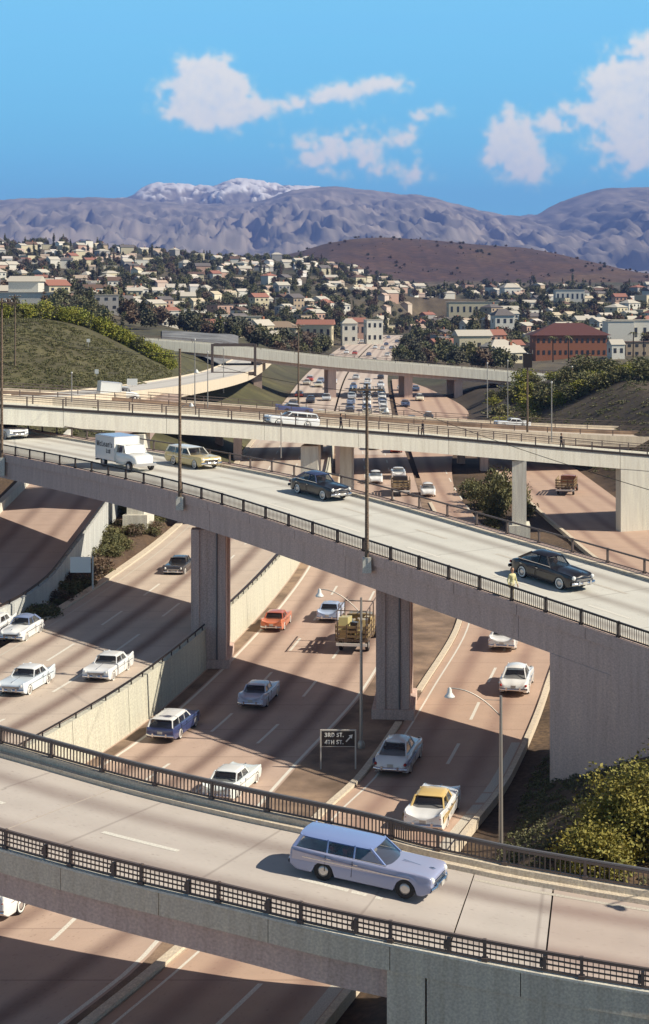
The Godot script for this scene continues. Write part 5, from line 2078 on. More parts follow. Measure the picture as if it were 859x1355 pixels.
func seated_mesh(top: Color) -> ArrayMesh:
	var b := []
	b.append([Vector3(0, 0.12, -0.06), Vector3(0, 0.12, 0.06), 0.125, 0.125, 2])
	b.append([Vector3(0, 0.16, 0), Vector3(-0.08, 0.46, 0), 0.125, 0.13, 1])
	b.append([Vector3(-0.08, 0.52, -0.09), Vector3(-0.08, 0.52, 0.09), 0.105, 0.105, 1])
	b.append([Vector3(-0.07, 0.6, 0), Vector3(-0.04, 0.7, 0), 0.052, 0.05, 0])
	b.append([Vector3(-0.03, 0.76, 0), Vector3(-0.02, 0.83, 0), 0.078, 0.086, 0])
	b.append([Vector3(0.05, 0.77, 0), Vector3(0.065, 0.78, 0), 0.018, 0.013, 0])
	b.append([Vector3(-0.06, 0.82, 0), Vector3(-0.05, 0.87, 0), 0.09, 0.08, 4])
	for s in [-1, 1]:
		b.append([Vector3(0, 0.12, s * 0.09), Vector3(0.42, 0.16, s * 0.11), 0.085, 0.062, 2])
		b.append([Vector3(0.42, 0.16, s * 0.11), Vector3(0.58, -0.2, s * 0.1), 0.06, 0.042, 2])
		b.append([Vector3(0.57, -0.24, s * 0.1), Vector3(0.73, -0.24, s * 0.1), 0.042, 0.034, 3])
		var el := Vector3(0.12, 0.32, s * 0.24)
		var ha := Vector3(0.34, 0.44, s * 0.14)
		b.append([Vector3(-0.08, 0.52, s * 0.18), el, 0.055, 0.045, 1])
		b.append([el, ha, 0.042, 0.03, 1])
		for g in 4:
			b.append([ha + Vector3(0.02, 0.02 - 0.018 * g, 0), ha + Vector3(0.08, 0.025 - 0.018 * g, -s * 0.02), 0.012, 0.01, 0])
		b.append([ha, ha + Vector3(0.04, 0.05, -s * 0.02), 0.013, 0.01, 0])
	return grow(b, Vector3(-0.3, -0.32, -0.42), Vector3(0.85, 1.0, 0.42), 0.022, [Color(0.45, 0.26, 0.17), top, Color(0.08, 0.08, 0.1), Color(0.03, 0.025, 0.02), Color(0.06, 0.035, 0.02)])


func build_people() -> void:
	var m := mat("person_cloth", 1, 1, 1, 0.85)
	m.vertex_color_use_as_albedo = true
	var wagon := get_node("station_wagon") as Node3D
	var driver := single("person", seated_mesh(Color(0.62, 0.60, 0.55)), m, "driver in a pale shirt at the wheel of the lavender-blue station wagon", "person")
	driver.transform = wagon.transform.orthonormalized() * Transform3D(Basis.IDENTITY, Vector3(0.10, 0.33, -0.36))
	var pale := person_mesh(Color(0.62, 0.58, 0.30), Color(0.60, 0.55, 0.36), 0.5)
	var dark := person_mesh(Color(0.06, 0.05, 0.05), Color(0.04, 0.035, 0.04), 0.35)
	var q := on_bridge(pB, 10.0, -0.75, -0.22)
	var o := single("person", pale, m, "person in pale yellow clothes standing at the overpass rail near the black sedan", "person")
	o.position = q[0]
	facing(o, q[1] * Vector3(1, 0, 1))
	var step := MB.new()
	sweep(step, pB, 0, pB.l, rect(-1.15, -0.42, -0.3, -0.20))
	part("walkway", step, M.concrete_kerb, get_node("overpass_bridge"))
	for k in [[1.6, -1.0, 1.0, "dark-clothed person walking on the white-sided overpass behind the middle pole"], [10.0, -1.0, -1.0, "dark-clothed person on the white-sided overpass right of the middle pole"], [25.0, -0.9, 1.0, "dark-clothed person on the white-sided overpass below the transformer pole"]]:
		q = on_bridge(pC, k[0], k[1], -0.12)
		o = single("person", dark, m, k[3], "person")
		o.position = q[0]
		facing(o, q[1] * Vector3(k[2], 0, k[2]))


# ---------------------------------------------------------------- plants
# many small leaf faces in clumps through the crown's volume; sizes in metres, origin at the foot
func leaves(r: RandomNumberGenerator, radii: Vector3, lift: float, clumps: int, per: int, leaf: float, spread: float, peak := 0.0) -> MB:
	var mb := MB.new()
	for i in clumps:
		var d := Vector3(r.randfn(), r.randfn(), r.randfn()).normalized() * pow(r.randf(), 0.4)
		var t := (d.y + 1) / 2
		var narrow := lerpf(1.0, 1.0 - t, peak)
		var c := Vector3(d.x * radii.x * narrow, d.y * radii.y + lift, d.z * radii.z * narrow)
		var tone := r.randf_range(0.55, 1.35)
		var warm := r.randf_range(0.85, 1.15)
		for j in per:
			var p := c + Vector3(r.randfn(), r.randfn() * 0.8, r.randfn()) * spread
			if p.y < 0.03:
				continue
			var u := Vector3(r.randfn(), r.randfn() * 0.6, r.randfn()).normalized() * leaf * r.randf_range(0.6, 1.3)
			var v := u.cross(Vector3(r.randfn(), r.randfn(), r.randfn())).normalized() * leaf * r.randf_range(0.35, 0.7)
			var b := tone * r.randf_range(0.8, 1.2)
			mb.tint = Color(b * warm, b, b * (2 - warm) * 0.95)
			var n := u.cross(v).normalized()
			n = (n if n.y >= 0 else -n)
			var k := mb.put(p - u, n)
			mb.put(p + v, n)
			mb.put(p + u, n)
			mb.put(p - v, n)
			if (-2.0 * u).cross(-u - v).dot(n) > 0:
				mb.ix.append_array([k, k + 1, k + 2, k, k + 2, k + 3])
			else:
				mb.ix.append_array([k, k + 2, k + 1, k, k + 3, k + 2])
	return mb


func stem(high: float, r: float, limbs: int, rr: RandomNumberGenerator, wide: float) -> MB:
	var mb := MB.new()
	mb.tube(Vector3(0, -0.6, 0), Vector3(0, high * 0.55, 0), r, r * 0.7, 7)
	mb.tube(Vector3(0, high * 0.55, 0), Vector3(rr.randf_range(-0.1, 0.1) * wide, high * 0.9, 0), r * 0.7, r * 0.25, 7)
	for i in limbs:
		var a := TAU * (i + rr.randf() * 0.6) / limbs
		var y := high * rr.randf_range(0.3, 0.6)
		mb.tube(Vector3(0, y, 0), Vector3(cos(a) * wide * 0.6, y + high * 0.28, sin(a) * wide * 0.6), r * 0.4, r * 0.12, 6)
	return mb


var plants := {}


func make_plants() -> void:
	var r := RandomNumberGenerator.new()
	r.seed = 41
	plants.round = []
	plants.tall = []
	plants.bush = []
	for i in 4:
		plants.round.append([leaves(r, Vector3(3.4, 2.9, 3.4), 4.6, 46, 16, 0.75, 0.75).mesh(), stem(5.5, 0.28, 5, r, 3.0).mesh()])
		plants.tall.append([leaves(r, Vector3(1.5, 5.2, 1.5), 6.2, 46, 14, 0.6, 0.42, 0.75).mesh(), stem(8.0, 0.22, 3, r, 0.8).mesh()])
		plants.bush.append([leaves(r, Vector3(1.7, 1.15, 1.7), 1.0, 60, 22, 0.17, 0.30).mesh(), stem(1.3, 0.08, 5, r, 1.3).mesh()])
	var palm := MB.new()
	for i in 22:
		var a := TAU * i / 22.0 + r.randf() * 0.2
		var dip := r.randf_range(-0.9, 0.7)
		var last := Vector3(0, 9.0, 0)
		for k in 5:
			var u := (k + 1) / 5.0
			var q := Vector3(cos(a) * 2.3 * u, 9.0 + dip * u + 0.7 * u - 1.6 * u * u, sin(a) * 2.3 * u)
			var sd := Vector3(-sin(a), 0.25, cos(a)) * 0.36 * (1.15 - u)
			palm.tint = Color(1, 1, 1) * r.randf_range(0.7, 1.2)
			palm.quad(last - sd, last + sd, q + sd * 0.7, q - sd * 0.7, Vector3.UP)
			last = q
	var pt := MB.new()
	pt.tube(Vector3(0, -0.6, 0), Vector3(0.2, 9.0, 0), 0.28, 0.2, 8)
	plants.palm = [[palm.mesh(), pt.mesh()]]


func plant(kind: String, i: int, at: Vector3, size: Vector3, leaf: String, called: String, label: String, category: String, group := "", turn := 0.0) -> void:
	var a: Array = plants[kind]
	var g: Array = a[i % a.size()]
	var t := thing(called, label, category, at, group)
	t.rotation.y = turn
	var c := part("crown" if kind != "bush" else "foliage", g[0], M[leaf], t)
	c.scale = size
	c = part("trunk" if kind != "bush" else "stems", g[1], M.bark, t)
	c.scale = size


func build_near_plants() -> void:
	var r := RandomNumberGenerator.new()
	r.seed = 90
	# the big olive bush at the right edge and its lower neighbours
	for q in [[Vector3(13.1, 0, 70.5), Vector3(2.3, 1.9, 2.0), 200, "large yellow-olive bush at the right edge behind the foreground railing"], [Vector3(16.2, 0, 73.0), Vector3(2.0, 2.1, 2.0), 150, "tall olive bush at the picture edge against the abutment"], [Vector3(11.0, 0, 68.0), Vector3(1.3, 1.0, 1.3), 100, "low olive bush in front of the large one by the railing"]]:
		var at: Vector3 = q[0]
		var y := land(at.x, at.z)
		var t := thing("olive_bush", q[3], "bush", Vector3(at.x, y - 0.1, -at.z), "olive bushes on the right bank")
		part("foliage", leaves(r, q[1], q[1].y * 0.86, q[2], 70, 0.10, 0.34), M.leaf_olive, t)
		part("stems", stem(q[1].y * 1.3, 0.12, 7, r, q[1].x), M.bark, t)
	# scrub on the left bank between the ramp and the freeway
	for i in 46:
		var z := r.randf_range(119, 165)
		var x := lerpf(along(WALL, z) - 13.6, -20.0, pow(r.randf(), 0.8))
		var s := r.randf_range(0.4, 0.8)
		plant("bush", i, Vector3(x, land(x, z) - 0.1, -z), Vector3(s, s * 0.75, s), ["leaf_grass", "leaf_brown", "leaf_grass"][i % 3], "scrub_bush", "low dry scrub bush on the bank below the ramp parapet", "bush", "scrub on the left bank", r.randf() * TAU)
	# shrubs beside the exit road below the white-sided overpass
	for q in [[18.9, 0.0, 186, 0.9, 1.6], [20.0, 0.0, 192, 1.0, 2.2], [18.4, 0.0, 197, 0.9, 1.5], [21.0, 0.0, 200, 1.1, 2.3], [22.8, 0.0, 190, 0.9, 1.2], [18.6, 0.0, 208, 1.2, 1.2], [23.4, 0.0, 203, 1.0, 1.4], [17.9, 0.0, 178, 0.7, 0.8]]:
		plant("bush", int(q[2]), Vector3(q[0], land(q[0], q[2]) - 0.1, -q[2]), Vector3(q[3], q[4], q[3]) * 0.9, "leaf_grass", "roadside_shrub", "upright green shrub beside the exit road beyond the overpass", "shrub", "shrubs below the white overpass", r.randf() * TAU)
	# hedge of bright shrubs along the top of the grassy hill
	for i in 30:
		var u := i / 29.0
		var x := lerpf(-66.0, -29.5, u)
		var z := 306.0 + 16.0 * sin(u * 2.4)
		var s := r.randf_range(0.7, 1.25)
		plant("bush", i, Vector3(x, land(x, z) - 0.15, -z), Vector3(s * 1.3, s * 1.25, s), "leaf_bright" if r.randf() < 0.75 else "leaf_green", "hedge_shrub", "yellow-green shrub in the hedge along the top of the grassy hill", "shrub", "bright hedge on the hill", r.randf() * TAU)
	# shrubs over the dark bank on the right
	for i in 48:
		var u := (i % 26) / 25.0
		var x := lerpf(33.0, 68.0, u) + r.randf_range(-1, 1)
		var z := 296.0 + r.randf_range(-6, 10) if i < 26 else r.randf_range(312, 372)
		var s := r.randf_range(0.9, 1.6)
		plant("bush", i, Vector3(x, land(x, z) - 0.15, -z), Vector3(s * 1.3, s, s), "leaf_bright" if i % 3 == 0 else "leaf_grass", "bank_shrub", "green shrub along the crest of the dark right bank", "shrub", "shrubs on the right bank", r.randf() * TAU)
	# uncountable ground cover
	var tuft := leaves(r, Vector3(0.35, 0.16, 0.35), 0.1, 7, 5, 0.12, 0.12).mesh()
	for k in [["grass", -1, 7000, "leaf_grass", "short dry grass covering the left hillside"], ["ivy", 1, 3400, "leaf_green", "green-brown ground cover on the right banks"]]:
		var mm := MultiMesh.new()
		mm.transform_format = MultiMesh.TRANSFORM_3D
		mm.mesh = tuft
		mm.instance_count = k[2]
		for i in k[2]:
			var z := 0.0
			var x := 0.0
			if k[1] < 0:
				z = r.randf_range(200, 310)
				x = r.randf_range(-75, -26)
			elif i < 1500:
				z = r.randf_range(64, 92)
				x = along(BANK_X, z) + 0.4 + pow(r.randf(), 1.3) * 11.0
			else:
				z = r.randf_range(180, 305)
				x = along(BANK_X, z) + r.randf_range(0.5, 32)
			var s := r.randf_range(0.6, 1.5) if k[1] < 0 or i >= 1500 else r.randf_range(0.35, 0.75)
			mm.set_instance_transform(i, Transform3D(Basis.from_euler(Vector3(0, r.randf() * TAU, 0)).scaled(Vector3(s, s, s)), Vector3(x, land(x, z), -z)))
		var o := MultiMeshInstance3D.new()
		o.name = k[0]
		o.multimesh = mm
		o.material_override = M[k[3]]
		add_child(o)
		o.set_meta("kind", "stuff")
		tag(o, k[4], "ground cover")


# ---------------------------------------------------------------- houses
func unit_meshes() -> void:
	var b := MB.new()
	b.box(Vector3(0, 0.5, 0), Vector3.ONE)
	cache.unit = b.mesh()
	b = MB.new()
	var e := [Vector3(-0.56, 0, -0.56), Vector3(0.56, 0, -0.56), Vector3(0.56, 0, 0.56), Vector3(-0.56, 0, 0.56)]
	b.quad(e[3], e[2], Vector3(0.56, 1, 0), Vector3(-0.56, 1, 0), Vector3(0, 1, 1))
	b.quad(e[0], e[1], Vector3(0.56, 1, 0), Vector3(-0.56, 1, 0), Vector3(0, 1, -1))
	b.tri(e[1], e[2], Vector3(0.56, 1, 0), Vector3.RIGHT)
	b.tri(e[0], e[3], Vector3(-0.56, 1, 0), Vector3.LEFT)
	b.quad(e[0], e[1], e[2], e[3], Vector3.DOWN)
	cache.gable = b.mesh()
	b = MB.new()
	b.quad(e[3], e[2], Vector3(0.2, 1, 0), Vector3(-0.2, 1, 0), Vector3(0, 1, 1))
	b.quad(e[0], e[1], Vector3(0.2, 1, 0), Vector3(-0.2, 1, 0), Vector3(0, 1, -1))
	b.tri(e[1], e[2], Vector3(0.2, 1, 0), Vector3(1, 1, 0))
	b.tri(e[0], e[3], Vector3(-0.2, 1, 0), Vector3(-1, 1, 0))
	b.quad(e[0], e[1], e[2], e[3], Vector3.DOWN)
	cache.hip = b.mesh()
	b = MB.new()
	b.box(Vector3(0, 0.06, 0), Vector3(1.06, 0.12, 1.06))
	b.box(Vector3(0, 0.16, 0.51), Vector3(1.06, 0.2, 0.03))
	cache.flat = b.mesh()
	b = MB.new()
	b.box(Vector3.ZERO, Vector3(1, 1, 0.12))
	cache.pane = b.mesh()


# a house with its front towards +z: wall, roof, windows in rows, a door and perhaps a chimney
func house(at: Vector3, size: Vector3, turn: float, roof: String, roof_high: float, wall_m: Material, roof_m: Material, rows: int, per: int, label: String, group: String, called := "house", category := "house", chimney := false) -> Node3D:
	var t := thing(called, label, category, at, group)
	t.rotation.y = turn
	var w := part("wall", cache.unit, wall_m, t)
	w.position.y = -4.0
	w.scale = size + Vector3(0, 4.0, 0)
	var rf := part("roof", cache[roof], roof_m, t)
	rf.position.y = size.y
	rf.scale = Vector3(size.x, roof_high, size.z)
	if chimney:
		var c := part("chimney", cache.unit, M.brick, t)
		c.position = Vector3(size.x * 0.22, size.y + roof_high * 0.3, -size.z * 0.1)
		c.scale = Vector3(0.9, roof_high * 0.9 + 0.6, 0.9)
	for r in rows:
		var story := size.y / rows
		for i in per:
			var p := part("window", cache.pane, M.house_glass, t)
			p.position = Vector3(size.x * ((i + 0.5) / per - 0.5), story * (r + 0.55), size.z / 2 + 0.02)
			p.scale = Vector3(minf(1.2, size.x / per * 0.42), story * 0.36, 1)
	if rows and per:
		for r in rows:
			for k in [-1, 1]:
				var p := part("window", cache.pane, M.house_glass, t)
				p.position = Vector3(k * (size.x / 2 + 0.02), size.y / rows * (r + 0.55), 0)
				p.rotation.y = PI / 2
				p.scale = Vector3(1.1, size.y / rows * 0.34, 1)
	return t


func build_town() -> void:
	unit_meshes()
	grain(mat("brick", 0.38, 0.15, 0.08, 0.9), M.fine, 0.5)
	grain(mat("roof_maroon", 0.125, 0.045, 0.042, 0.85), M.fine, 0.4)
	grain(mat("wall_white", 0.78, 0.76, 0.68, 0.85), M.fine, 0.15)
	grain(mat("wall_cream", 0.68, 0.61, 0.43, 0.85), M.fine, 0.15)
	grain(mat("wall_tan", 0.48, 0.38, 0.27, 0.85), M.fine, 0.15)
	grain(mat("wall_pink", 0.55, 0.36, 0.28, 0.85), M.fine, 0.15)
	grain(mat("wall_grey", 0.40, 0.39, 0.38, 0.85), M.fine, 0.15)
	grain(mat("roof_grey", 0.17, 0.155, 0.155, 0.85), M.fine, 0.3)
	grain(mat("roof_brown", 0.16, 0.10, 0.075, 0.85), M.fine, 0.3)
	grain(mat("roof_red", 0.38, 0.17, 0.125, 0.85), M.fine, 0.3)
	grain(mat("roof_pale", 0.62, 0.58, 0.50, 0.85), M.fine, 0.3)
	grain(mat("roof_tan", 0.36, 0.27, 0.19, 0.85), M.fine, 0.3)
	# buildings one can pick out: pixel-free positions worked out in metres
	var big := [
		[Vector3(93.67, -1.35, -640.00), Vector3(27.5, 9.0, 12), 0.06, "hip", 4.6, "brick", "roof_maroon", 2, 13, "long two-storey brick school with a maroon roof", "school", "school"],
		[Vector3(133.00, 6.91, -700.00), Vector3(27, 6.0, 12), 0.1, "flat", 1.5, "wall_white", "roof_pale", 1, 7, "white flat-roofed modern building right of the brick school", "modern_building", "building"],
		[Vector3(121.69, 10.95, -690.00), Vector3(11, 5.6, 9), 0.1, "flat", 1.2, "wall_white", "roof_pale", 0, 0, "blank white wing of the modern building at right", "modern_building", "building"],
		[Vector3(125.40, -2.20, -660.00), Vector3(15, 6.0, 10), 0.1, "flat", 0.8, "wall_tan", "roof_brown", 2, 5, "tan flat block at the right edge below the white modern building", "apartment_building", "building"],
		[Vector3(-33.05, 4.40, -720.00), Vector3(10.5, 9.0, 10), 0.15, "flat", 1.0, "wall_cream", "roof_pale", 3, 3, "tall cream flat-roofed apartment block left of the hip-roofed one", "apartment_building", "building"],
		[Vector3(-18.45, 3.09, -700.00), Vector3(14, 6.0, 11), -0.1, "hip", 2.6, "wall_cream", "roof_tan", 2, 4, "cream two-storey house with tan hip roof beside the far overpass", "apartment_building", "building"],
		[Vector3(-4.04, 5.82, -740.00), Vector3(15, 3.6, 9), -0.1, "gable", 2.2, "wall_cream", "roof_red", 1, 5, "low cream building with a long reddish roof", "house", "house"],
		[Vector3(22.11, 8.73, -760.00), Vector3(7.5, 6.0, 7), 0.2, "flat", 1.0, "wall_white", "roof_pale", 2, 3, "lower storeys of a stepped white house on a knoll", "house", "house"],
		[Vector3(22.86, 14.92, -762.00), Vector3(4.6, 3.6, 4.6), 0.2, "flat", 0.8, "wall_white", "roof_grey", 1, 2, "small white top storey above the stepped house", "house", "house"],
		[Vector3(10.91, 9.98, -750.00), Vector3(6.8, 4.6, 7), 0.1, "hip", 2.2, "wall_white", "roof_pale", 2, 2, "square white house with a pale pyramid roof", "house", "house"],
		[Vector3(15.85, 15.44, -830.00), Vector3(8, 3.5, 7), 0.1, "gable", 2.2, "wall_pink", "roof_red", 1, 3, "house with a bright red roof above the pyramid-roofed one", "house", "house"],
		[Vector3(-106.36, 19.45, -600.00), Vector3(25, 4.6, 14), -0.05, "flat", 1.0, "wall_white", "roof_pale", 0, 0, "long white industrial shed above the hedge at left", "warehouse", "warehouse"],
		[Vector3(-109.88, 22.11, -612.00), Vector3(11, 6.0, 10), -0.05, "gable", 2.0, "wall_white", "roof_pale", 0, 0, "taller white gabled hall behind the long shed at left", "warehouse", "warehouse"],
		[Vector3(-103.09, 16.33, -560.00), Vector3(20, 3.4, 9), 0.0, "flat", 0.8, "wall_tan", "roof_brown", 1, 6, "low tan building below the white shed at the left edge", "warehouse", "warehouse"],
		[Vector3(89.52, 20.03, -1010.00), Vector3(30, 4.5, 12), 0.05, "flat", 1.2, "wall_cream", "roof_pale", 1, 8, "long cream flat-roofed block below the brown hill", "apartment_building", "building"],
		[Vector3(96.73, 24.47, -1120.00), Vector3(20, 5.0, 12), 0.05, "flat", 1.2, "wall_white", "roof_pale", 1, 6, "white block stepped above the long cream one", "apartment_building", "building"],
		[Vector3(168.84, 19.20, -1150.00), Vector3(20, 5.0, 12), 0.0, "flat", 1.2, "wall_white", "roof_pale", 1, 6, "isolated long white building under the brown hill's right flank", "apartment_building", "building"],
		[Vector3(139.20, 27.14, -1250.00), Vector3(13, 4.0, 10), 0.3, "hip", 3.2, "wall_white", "roof_pale", 1, 3, "white house with a broad pale hip roof on the terrace", "house", "house"],
		[Vector3(81.18, 8.73, -760.00), Vector3(9, 6.0, 9), 0.15, "hip", 3.0, "wall_white", "roof_grey", 2, 3, "white two-storey house with a grey pyramid roof left of the school", "house", "house"],
		[Vector3(54.07, 5.20, -610.00), Vector3(12, 4.0, 8), 0.2, "gable", 2.2, "wall_cream", "roof_pale", 1, 4, "cream cottage among olive shrubs left of the school", "house", "house"],
		[Vector3(-48.87, 8.55, -640.00), Vector3(12, 3.4, 8), 0.0, "gable", 1.8, "wall_pink", "roof_red", 1, 4, "low pink house with red roof behind the grey lot", "house", "house"],
		[Vector3(106.75, 1.60, -610.00), Vector3(5, 3.4, 5), 0.2, "gable", 1.9, "wall_white", "roof_pale", 1, 2, "small white gabled cottage before the school's right end", "house", "house"],
	]
	var taken := []
	for k in big:
		var at: Vector3 = k[0]
		var foot := land(at.x, -at.z)
		var size: Vector3 = k[1]
		if at.y > foot + 1.0:
			size.y += minf(at.y - foot - 0.5, 5.0)  # it stands on a basement storey
			at.y = foot + 0.5
		at.y = maxf(at.y, foot - 1.0)
		house(at, size, k[2], k[3], k[4], M[k[5]], M[k[6]], k[7], k[8], k[9], "", k[10], k[11])
		taken.append(Vector3(at.x, k[1].x * 0.6 + 3, -at.z))
	# the many houses on the slopes
	var r := RandomNumberGenerator.new()
	r.seed = 1234
	var walls := ["wall_white", "wall_white", "wall_white", "wall_cream", "wall_cream", "wall_tan", "wall_pink", "wall_grey"]
	var word := {"wall_white": "white", "wall_cream": "cream", "wall_tan": "tan", "wall_pink": "pinkish", "wall_grey": "grey", "roof_grey": "grey", "roof_brown": "brown", "roof_red": "red", "roof_pale": "pale"}
	var roofs := ["roof_grey", "roof_pale", "roof_pale", "roof_brown", "roof_pale", "roof_grey", "roof_pale", "roof_red"]
	var shape := {"gable": "gabled", "hip": "hipped", "flat": "flat"}
	var n := 0
	var tries := 0
	while n < 299 and tries < 20000:
		tries += 1
		var z := 560.0 * pow(1620.0 / 560.0, pow(r.randf(), 0.8))
		var a := r.randf_range(-0.215, 0.215)
		var x := a * z
		if x > along(WALL, z) - 24 and x < along(EXITR, z) + 14 and z < 930:
			continue
		if a < -0.06 and z < 610:
			continue
		if a > 0.07 and z > 1500 or a > 0.03 and z > 1650:
			continue
		var ok := true
		for q in taken:
			if Vector2(q.x - x, q.z - z).length() < q.y + 4.0:
				ok = false
				break
		if not ok:
			continue
		var wd := r.randf_range(6.5, 12)
		taken.append(Vector3(x, wd * 0.62, z))
		var wm: String = walls[r.randi() % walls.size()]
		var rm: String = roofs[r.randi() % roofs.size()]
		var rk: String = ["gable", "hip", "flat", "gable"][r.randi() % 4]
		var two := r.randf() < 0.35
		var where := "left" if a < -0.07 else ("middle" if a < 0.07 else "right")
		var deep := "low" if z < 820 else ("midway" if z < 1250 else "high")
		var lab := "%s %s house with %s %s roof %s on the %s slope" % [word[wm], "two-storey" if two else "one-storey", word[rm], shape[rk], deep, where]
		house(Vector3(x, land(x, z) + 0.2, -z), Vector3(wd, 6.2 if two else 3.8, r.randf_range(6, 9)), r.randf_range(0.15, 1.15), rk, 0.9 if rk == "flat" else r.randf_range(1.6, 2.6), M[wm], M[rm], (2 if two else 1) if z < 1150 else 0, 3, lab, lab, "house", "house", rk != "flat" and r.randf() < 0.4)
		n += 1
	# the small houses past those, too many and too far to count
	var hb := MB.new()
	hb.tint = Color(1, 1, 1)
	hb.box(Vector3(0, 0.0, 0), Vector3(9, 8.0, 7))
	hb.tint = Color(0.75, 0.70, 0.66)
	for s in [-1, 1]:
		hb.quad(Vector3(-4.8, 4.0, s * 3.8), Vector3(4.8, 4.0, s * 3.8), Vector3(4.8, 6.0, 0), Vector3(-4.8, 6.0, 0), Vector3(0, 1, s))
		hb.tri(Vector3(s * 4.7, 4.0, -3.8), Vector3(s * 4.7, 4.0, 3.8), Vector3(s * 4.7, 6.0, 0), Vector3(s, 0, 0))
	var far_m := mat("far_house", 1, 1, 1, 0.85)
	far_m.vertex_color_use_as_albedo = true
	var spots := []
	tries = 0
	while spots.size() < 200 and tries < 9000:
		tries += 1
		var z := r.randf_range(850, 1660)
		var a := r.randf_range(-0.215, 0.215)
		var x := a * z
		if x > along(WALL, z) - 24 and x < along(EXITR, z) + 14 and z < 930 or a > 0.07 and z > 1520:
			continue
		var free := true
		for q in taken:
			if Vector2(q.x - x, q.z - z).length() < q.y + 5.0:
				free = false
				break
		if free:
			taken.append(Vector3(x, 3.2, z))
			spots.append(Vector3(x, land(x, z), -z))
	var hm := MultiMesh.new()
	hm.transform_format = MultiMesh.TRANSFORM_3D
	hm.use_colors = true
	hm.mesh = hb.mesh()
	hm.instance_count = spots.size()
	for i in spots.size():
		var g := r.randf_range(0.6, 0.95)
		hm.set_instance_transform(i, Transform3D(Basis.from_euler(Vector3(0, r.randf_range(0.1, 1.2), 0)).scaled(Vector3(g, g * r.randf_range(0.8, 1.2), g)), spots[i]))
		hm.set_instance_color(i, [Color(0.80, 0.78, 0.70), Color(0.72, 0.66, 0.50), Color(0.55, 0.47, 0.38), Color(0.78, 0.76, 0.72), Color(0.62, 0.50, 0.42)][i % 5])
	var ho := MultiMeshInstance3D.new()
	ho.name = "distant_houses"
	ho.multimesh = hm
	ho.material_override = far_m
	add_child(ho)
	ho.set_meta("kind", "stuff")
	tag(ho, "mass of small far-off pale houses filling the upper town slopes", "houses")
	# trees among the houses
	var kinds := ["round", "round", "round", "tall", "round"]
	var cols := ["leaf_green", "leaf_dark", "leaf_dark", "leaf_brown", "leaf_green", "leaf_grass"]
	var names := {"leaf_green": "mid green", "leaf_dark": "dark green", "leaf_brown": "brownish", "leaf_grass": "olive green"}
	n = 0
	var bulk := []
	tries = 0
	while tries < 3900:
		tries += 1
		var z := 500.0 * pow(1800.0 / 500.0, pow(r.randf(), 0.75))
		var a := r.randf_range(-0.22, 0.22)
		var x := a * z
		if x > along(WALL, z) - 15 and x < along(EXITR, z) + 3 and z < 905:
			continue
		if a > -0.1 and a < -0.045 and z < 560:
			continue
		if a > 0.115 and z < 660:
			continue
		if a > 0.04 and z > 1600 and r.randf() < 0.85:
			continue
		var ok := true
		for q in taken:
			if Vector2(q.x - x, q.z - z).length() < q.y * 0.8 + 1.5:
				ok = false
				break
		if not ok:
			continue
		var k: String = kinds[r.randi() % kinds.size()]
		var c: String = cols[r.randi() % cols.size()]
		var s := r.randf_range(0.35, 0.9)
		if n < 290 and (z < 1100 or r.randf() < 0.22):
			n += 1
			var where := "left" if a < -0.07 else ("middle" if a < 0.07 else "right")
			var lab := "%s %s tree %s on the %s slope" % [names[c], "upright" if k == "tall" else "spreading", "low" if z < 760 else "higher", where]
			plant(k, r.randi() % 4, Vector3(x, land(x, z) - 0.2, -z), Vector3(s, s * r.randf_range(0.8, 1.2), s), c, "upright_tree" if k == "tall" else "broad_tree", lab, "tree", lab + "s", r.randf() * TAU)
		else:
			bulk.append([k, c, Transform3D(Basis.from_euler(Vector3(0, r.randf() * TAU, 0)).scaled(Vector3(s, s * r.randf_range(0.8, 1.2), s)), Vector3(x, land(x, z) - 0.2, -z))])
	for q in [[-1.2, 0, 640.0], [88.0, 0, 600.0], [114.0, 0, 615.0], [120.0, 0, 625.0], [81.0, 0, 590.0]]:
		if q[0] > 40:
			plant("palm", 0, Vector3(q[0], land(q[0], q[2]), -q[2]), Vector3.ONE, "leaf_grass", "palm_tree", "palm tree in front of the brick school", "palm tree", "palms by the school", r.randf() * TAU)
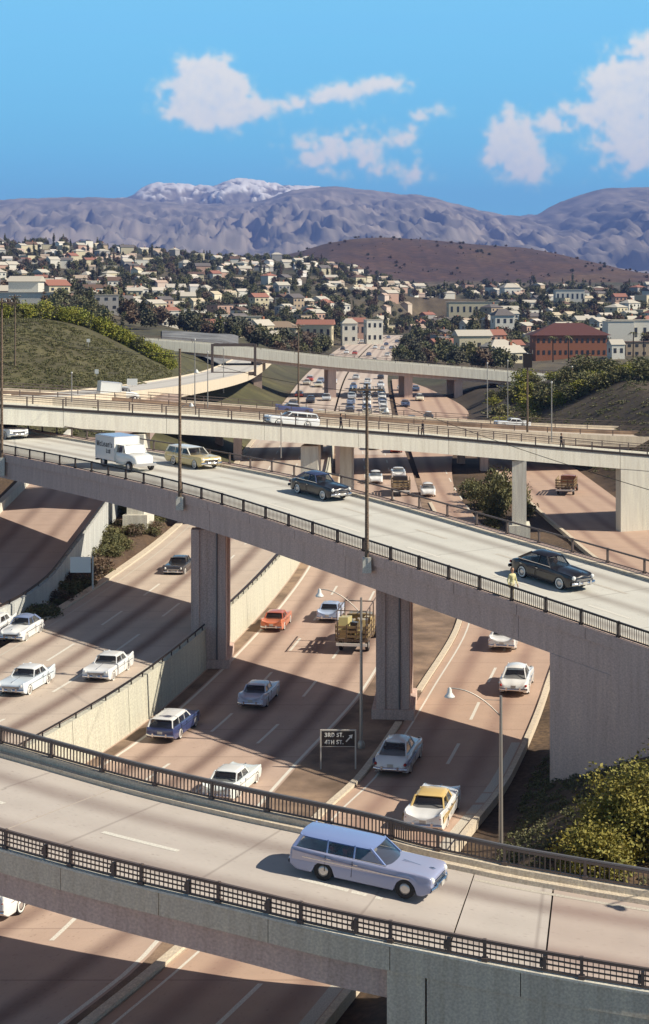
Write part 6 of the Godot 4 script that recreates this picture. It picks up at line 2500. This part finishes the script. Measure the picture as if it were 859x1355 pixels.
	# scrub dotted over the brown hill
	for i in 900:
		var x := r.randf_range(-140, 480)
		var z := r.randf_range(1760, 2290)
		if noise.get_noise_2d(x * 0.5 + 300.0, z * 0.5) < r.randf_range(-0.05, 0.3):
			continue
		var s := pow(r.randf(), 2.0) * 0.55 + 0.14
		bulk.append(["round", ["leaf_dark", "leaf_brown"][i % 2], Transform3D(Basis().scaled(Vector3(s, s * 0.8, s)), Vector3(x, land(x, z) - 0.3, -z))])
	for k in ["round", "tall"]:
		for c in names:
			var list := []
			for b in bulk:
				if b[0] == k and b[1] == c:
					list.append(b)
			if list.is_empty():
				continue
			var mm := MultiMesh.new()
			mm.transform_format = MultiMesh.TRANSFORM_3D
			mm.mesh = plants[k][1][0]
			mm.instance_count = list.size()
			for i in list.size():
				mm.set_instance_transform(i, list[i][2])
			var o := MultiMeshInstance3D.new()
			o.name = numbered("distant_trees")
			o.multimesh = mm
			o.material_override = M[c]
			add_child(o)
			o.set_meta("kind", "stuff")
			tag(o, "far-off mass of %s %s trees on the town hills" % [names[c], "upright" if k == "tall" else "rounded"], "trees")


# things that share a label are told apart by their order from the left
func single_out() -> void:
	var by := {}
	for c in get_children():
		if c is Node3D and c.has_meta("label") and not c.has_meta("kind"):
			by.get_or_add(c.get_meta("label"), []).append(c)
	var words := ["first", "second", "third", "fourth", "fifth", "sixth", "seventh", "eighth", "ninth", "tenth", "eleventh", "twelfth", "thirteenth", "fourteenth", "fifteenth", "sixteenth", "seventeenth", "eighteenth", "nineteenth"]
	for label in by:
		var list: Array = by[label]
		if list.size() < 2:
			continue
		var order := []
		for c in list:
			order.append([c.position.x / maxf(-c.position.z, 1.0), c])
		order.sort()
		for i in order.size():
			var w: String = words[i] if i < words.size() else "%dth" % (i + 1)
			if i > 19 and i % 10 < 3:
				w = "%d%s" % [i + 1, ["st", "nd", "rd"][i % 10]]
			order[i][1].set_meta("label", "%s, %s from the left" % [label, w])


func _ready() -> void:
	rng.seed = 7
	view_and_light()
	make_materials()
	build_land()
	build_mountains()
	build_freeway()
	build_front_bridge()
	build_middle_bridge()
	build_far_bridges()
	build_furniture()
	build_vehicles()
	build_people()
	make_plants()
	build_near_plants()
	build_town()
	single_out()
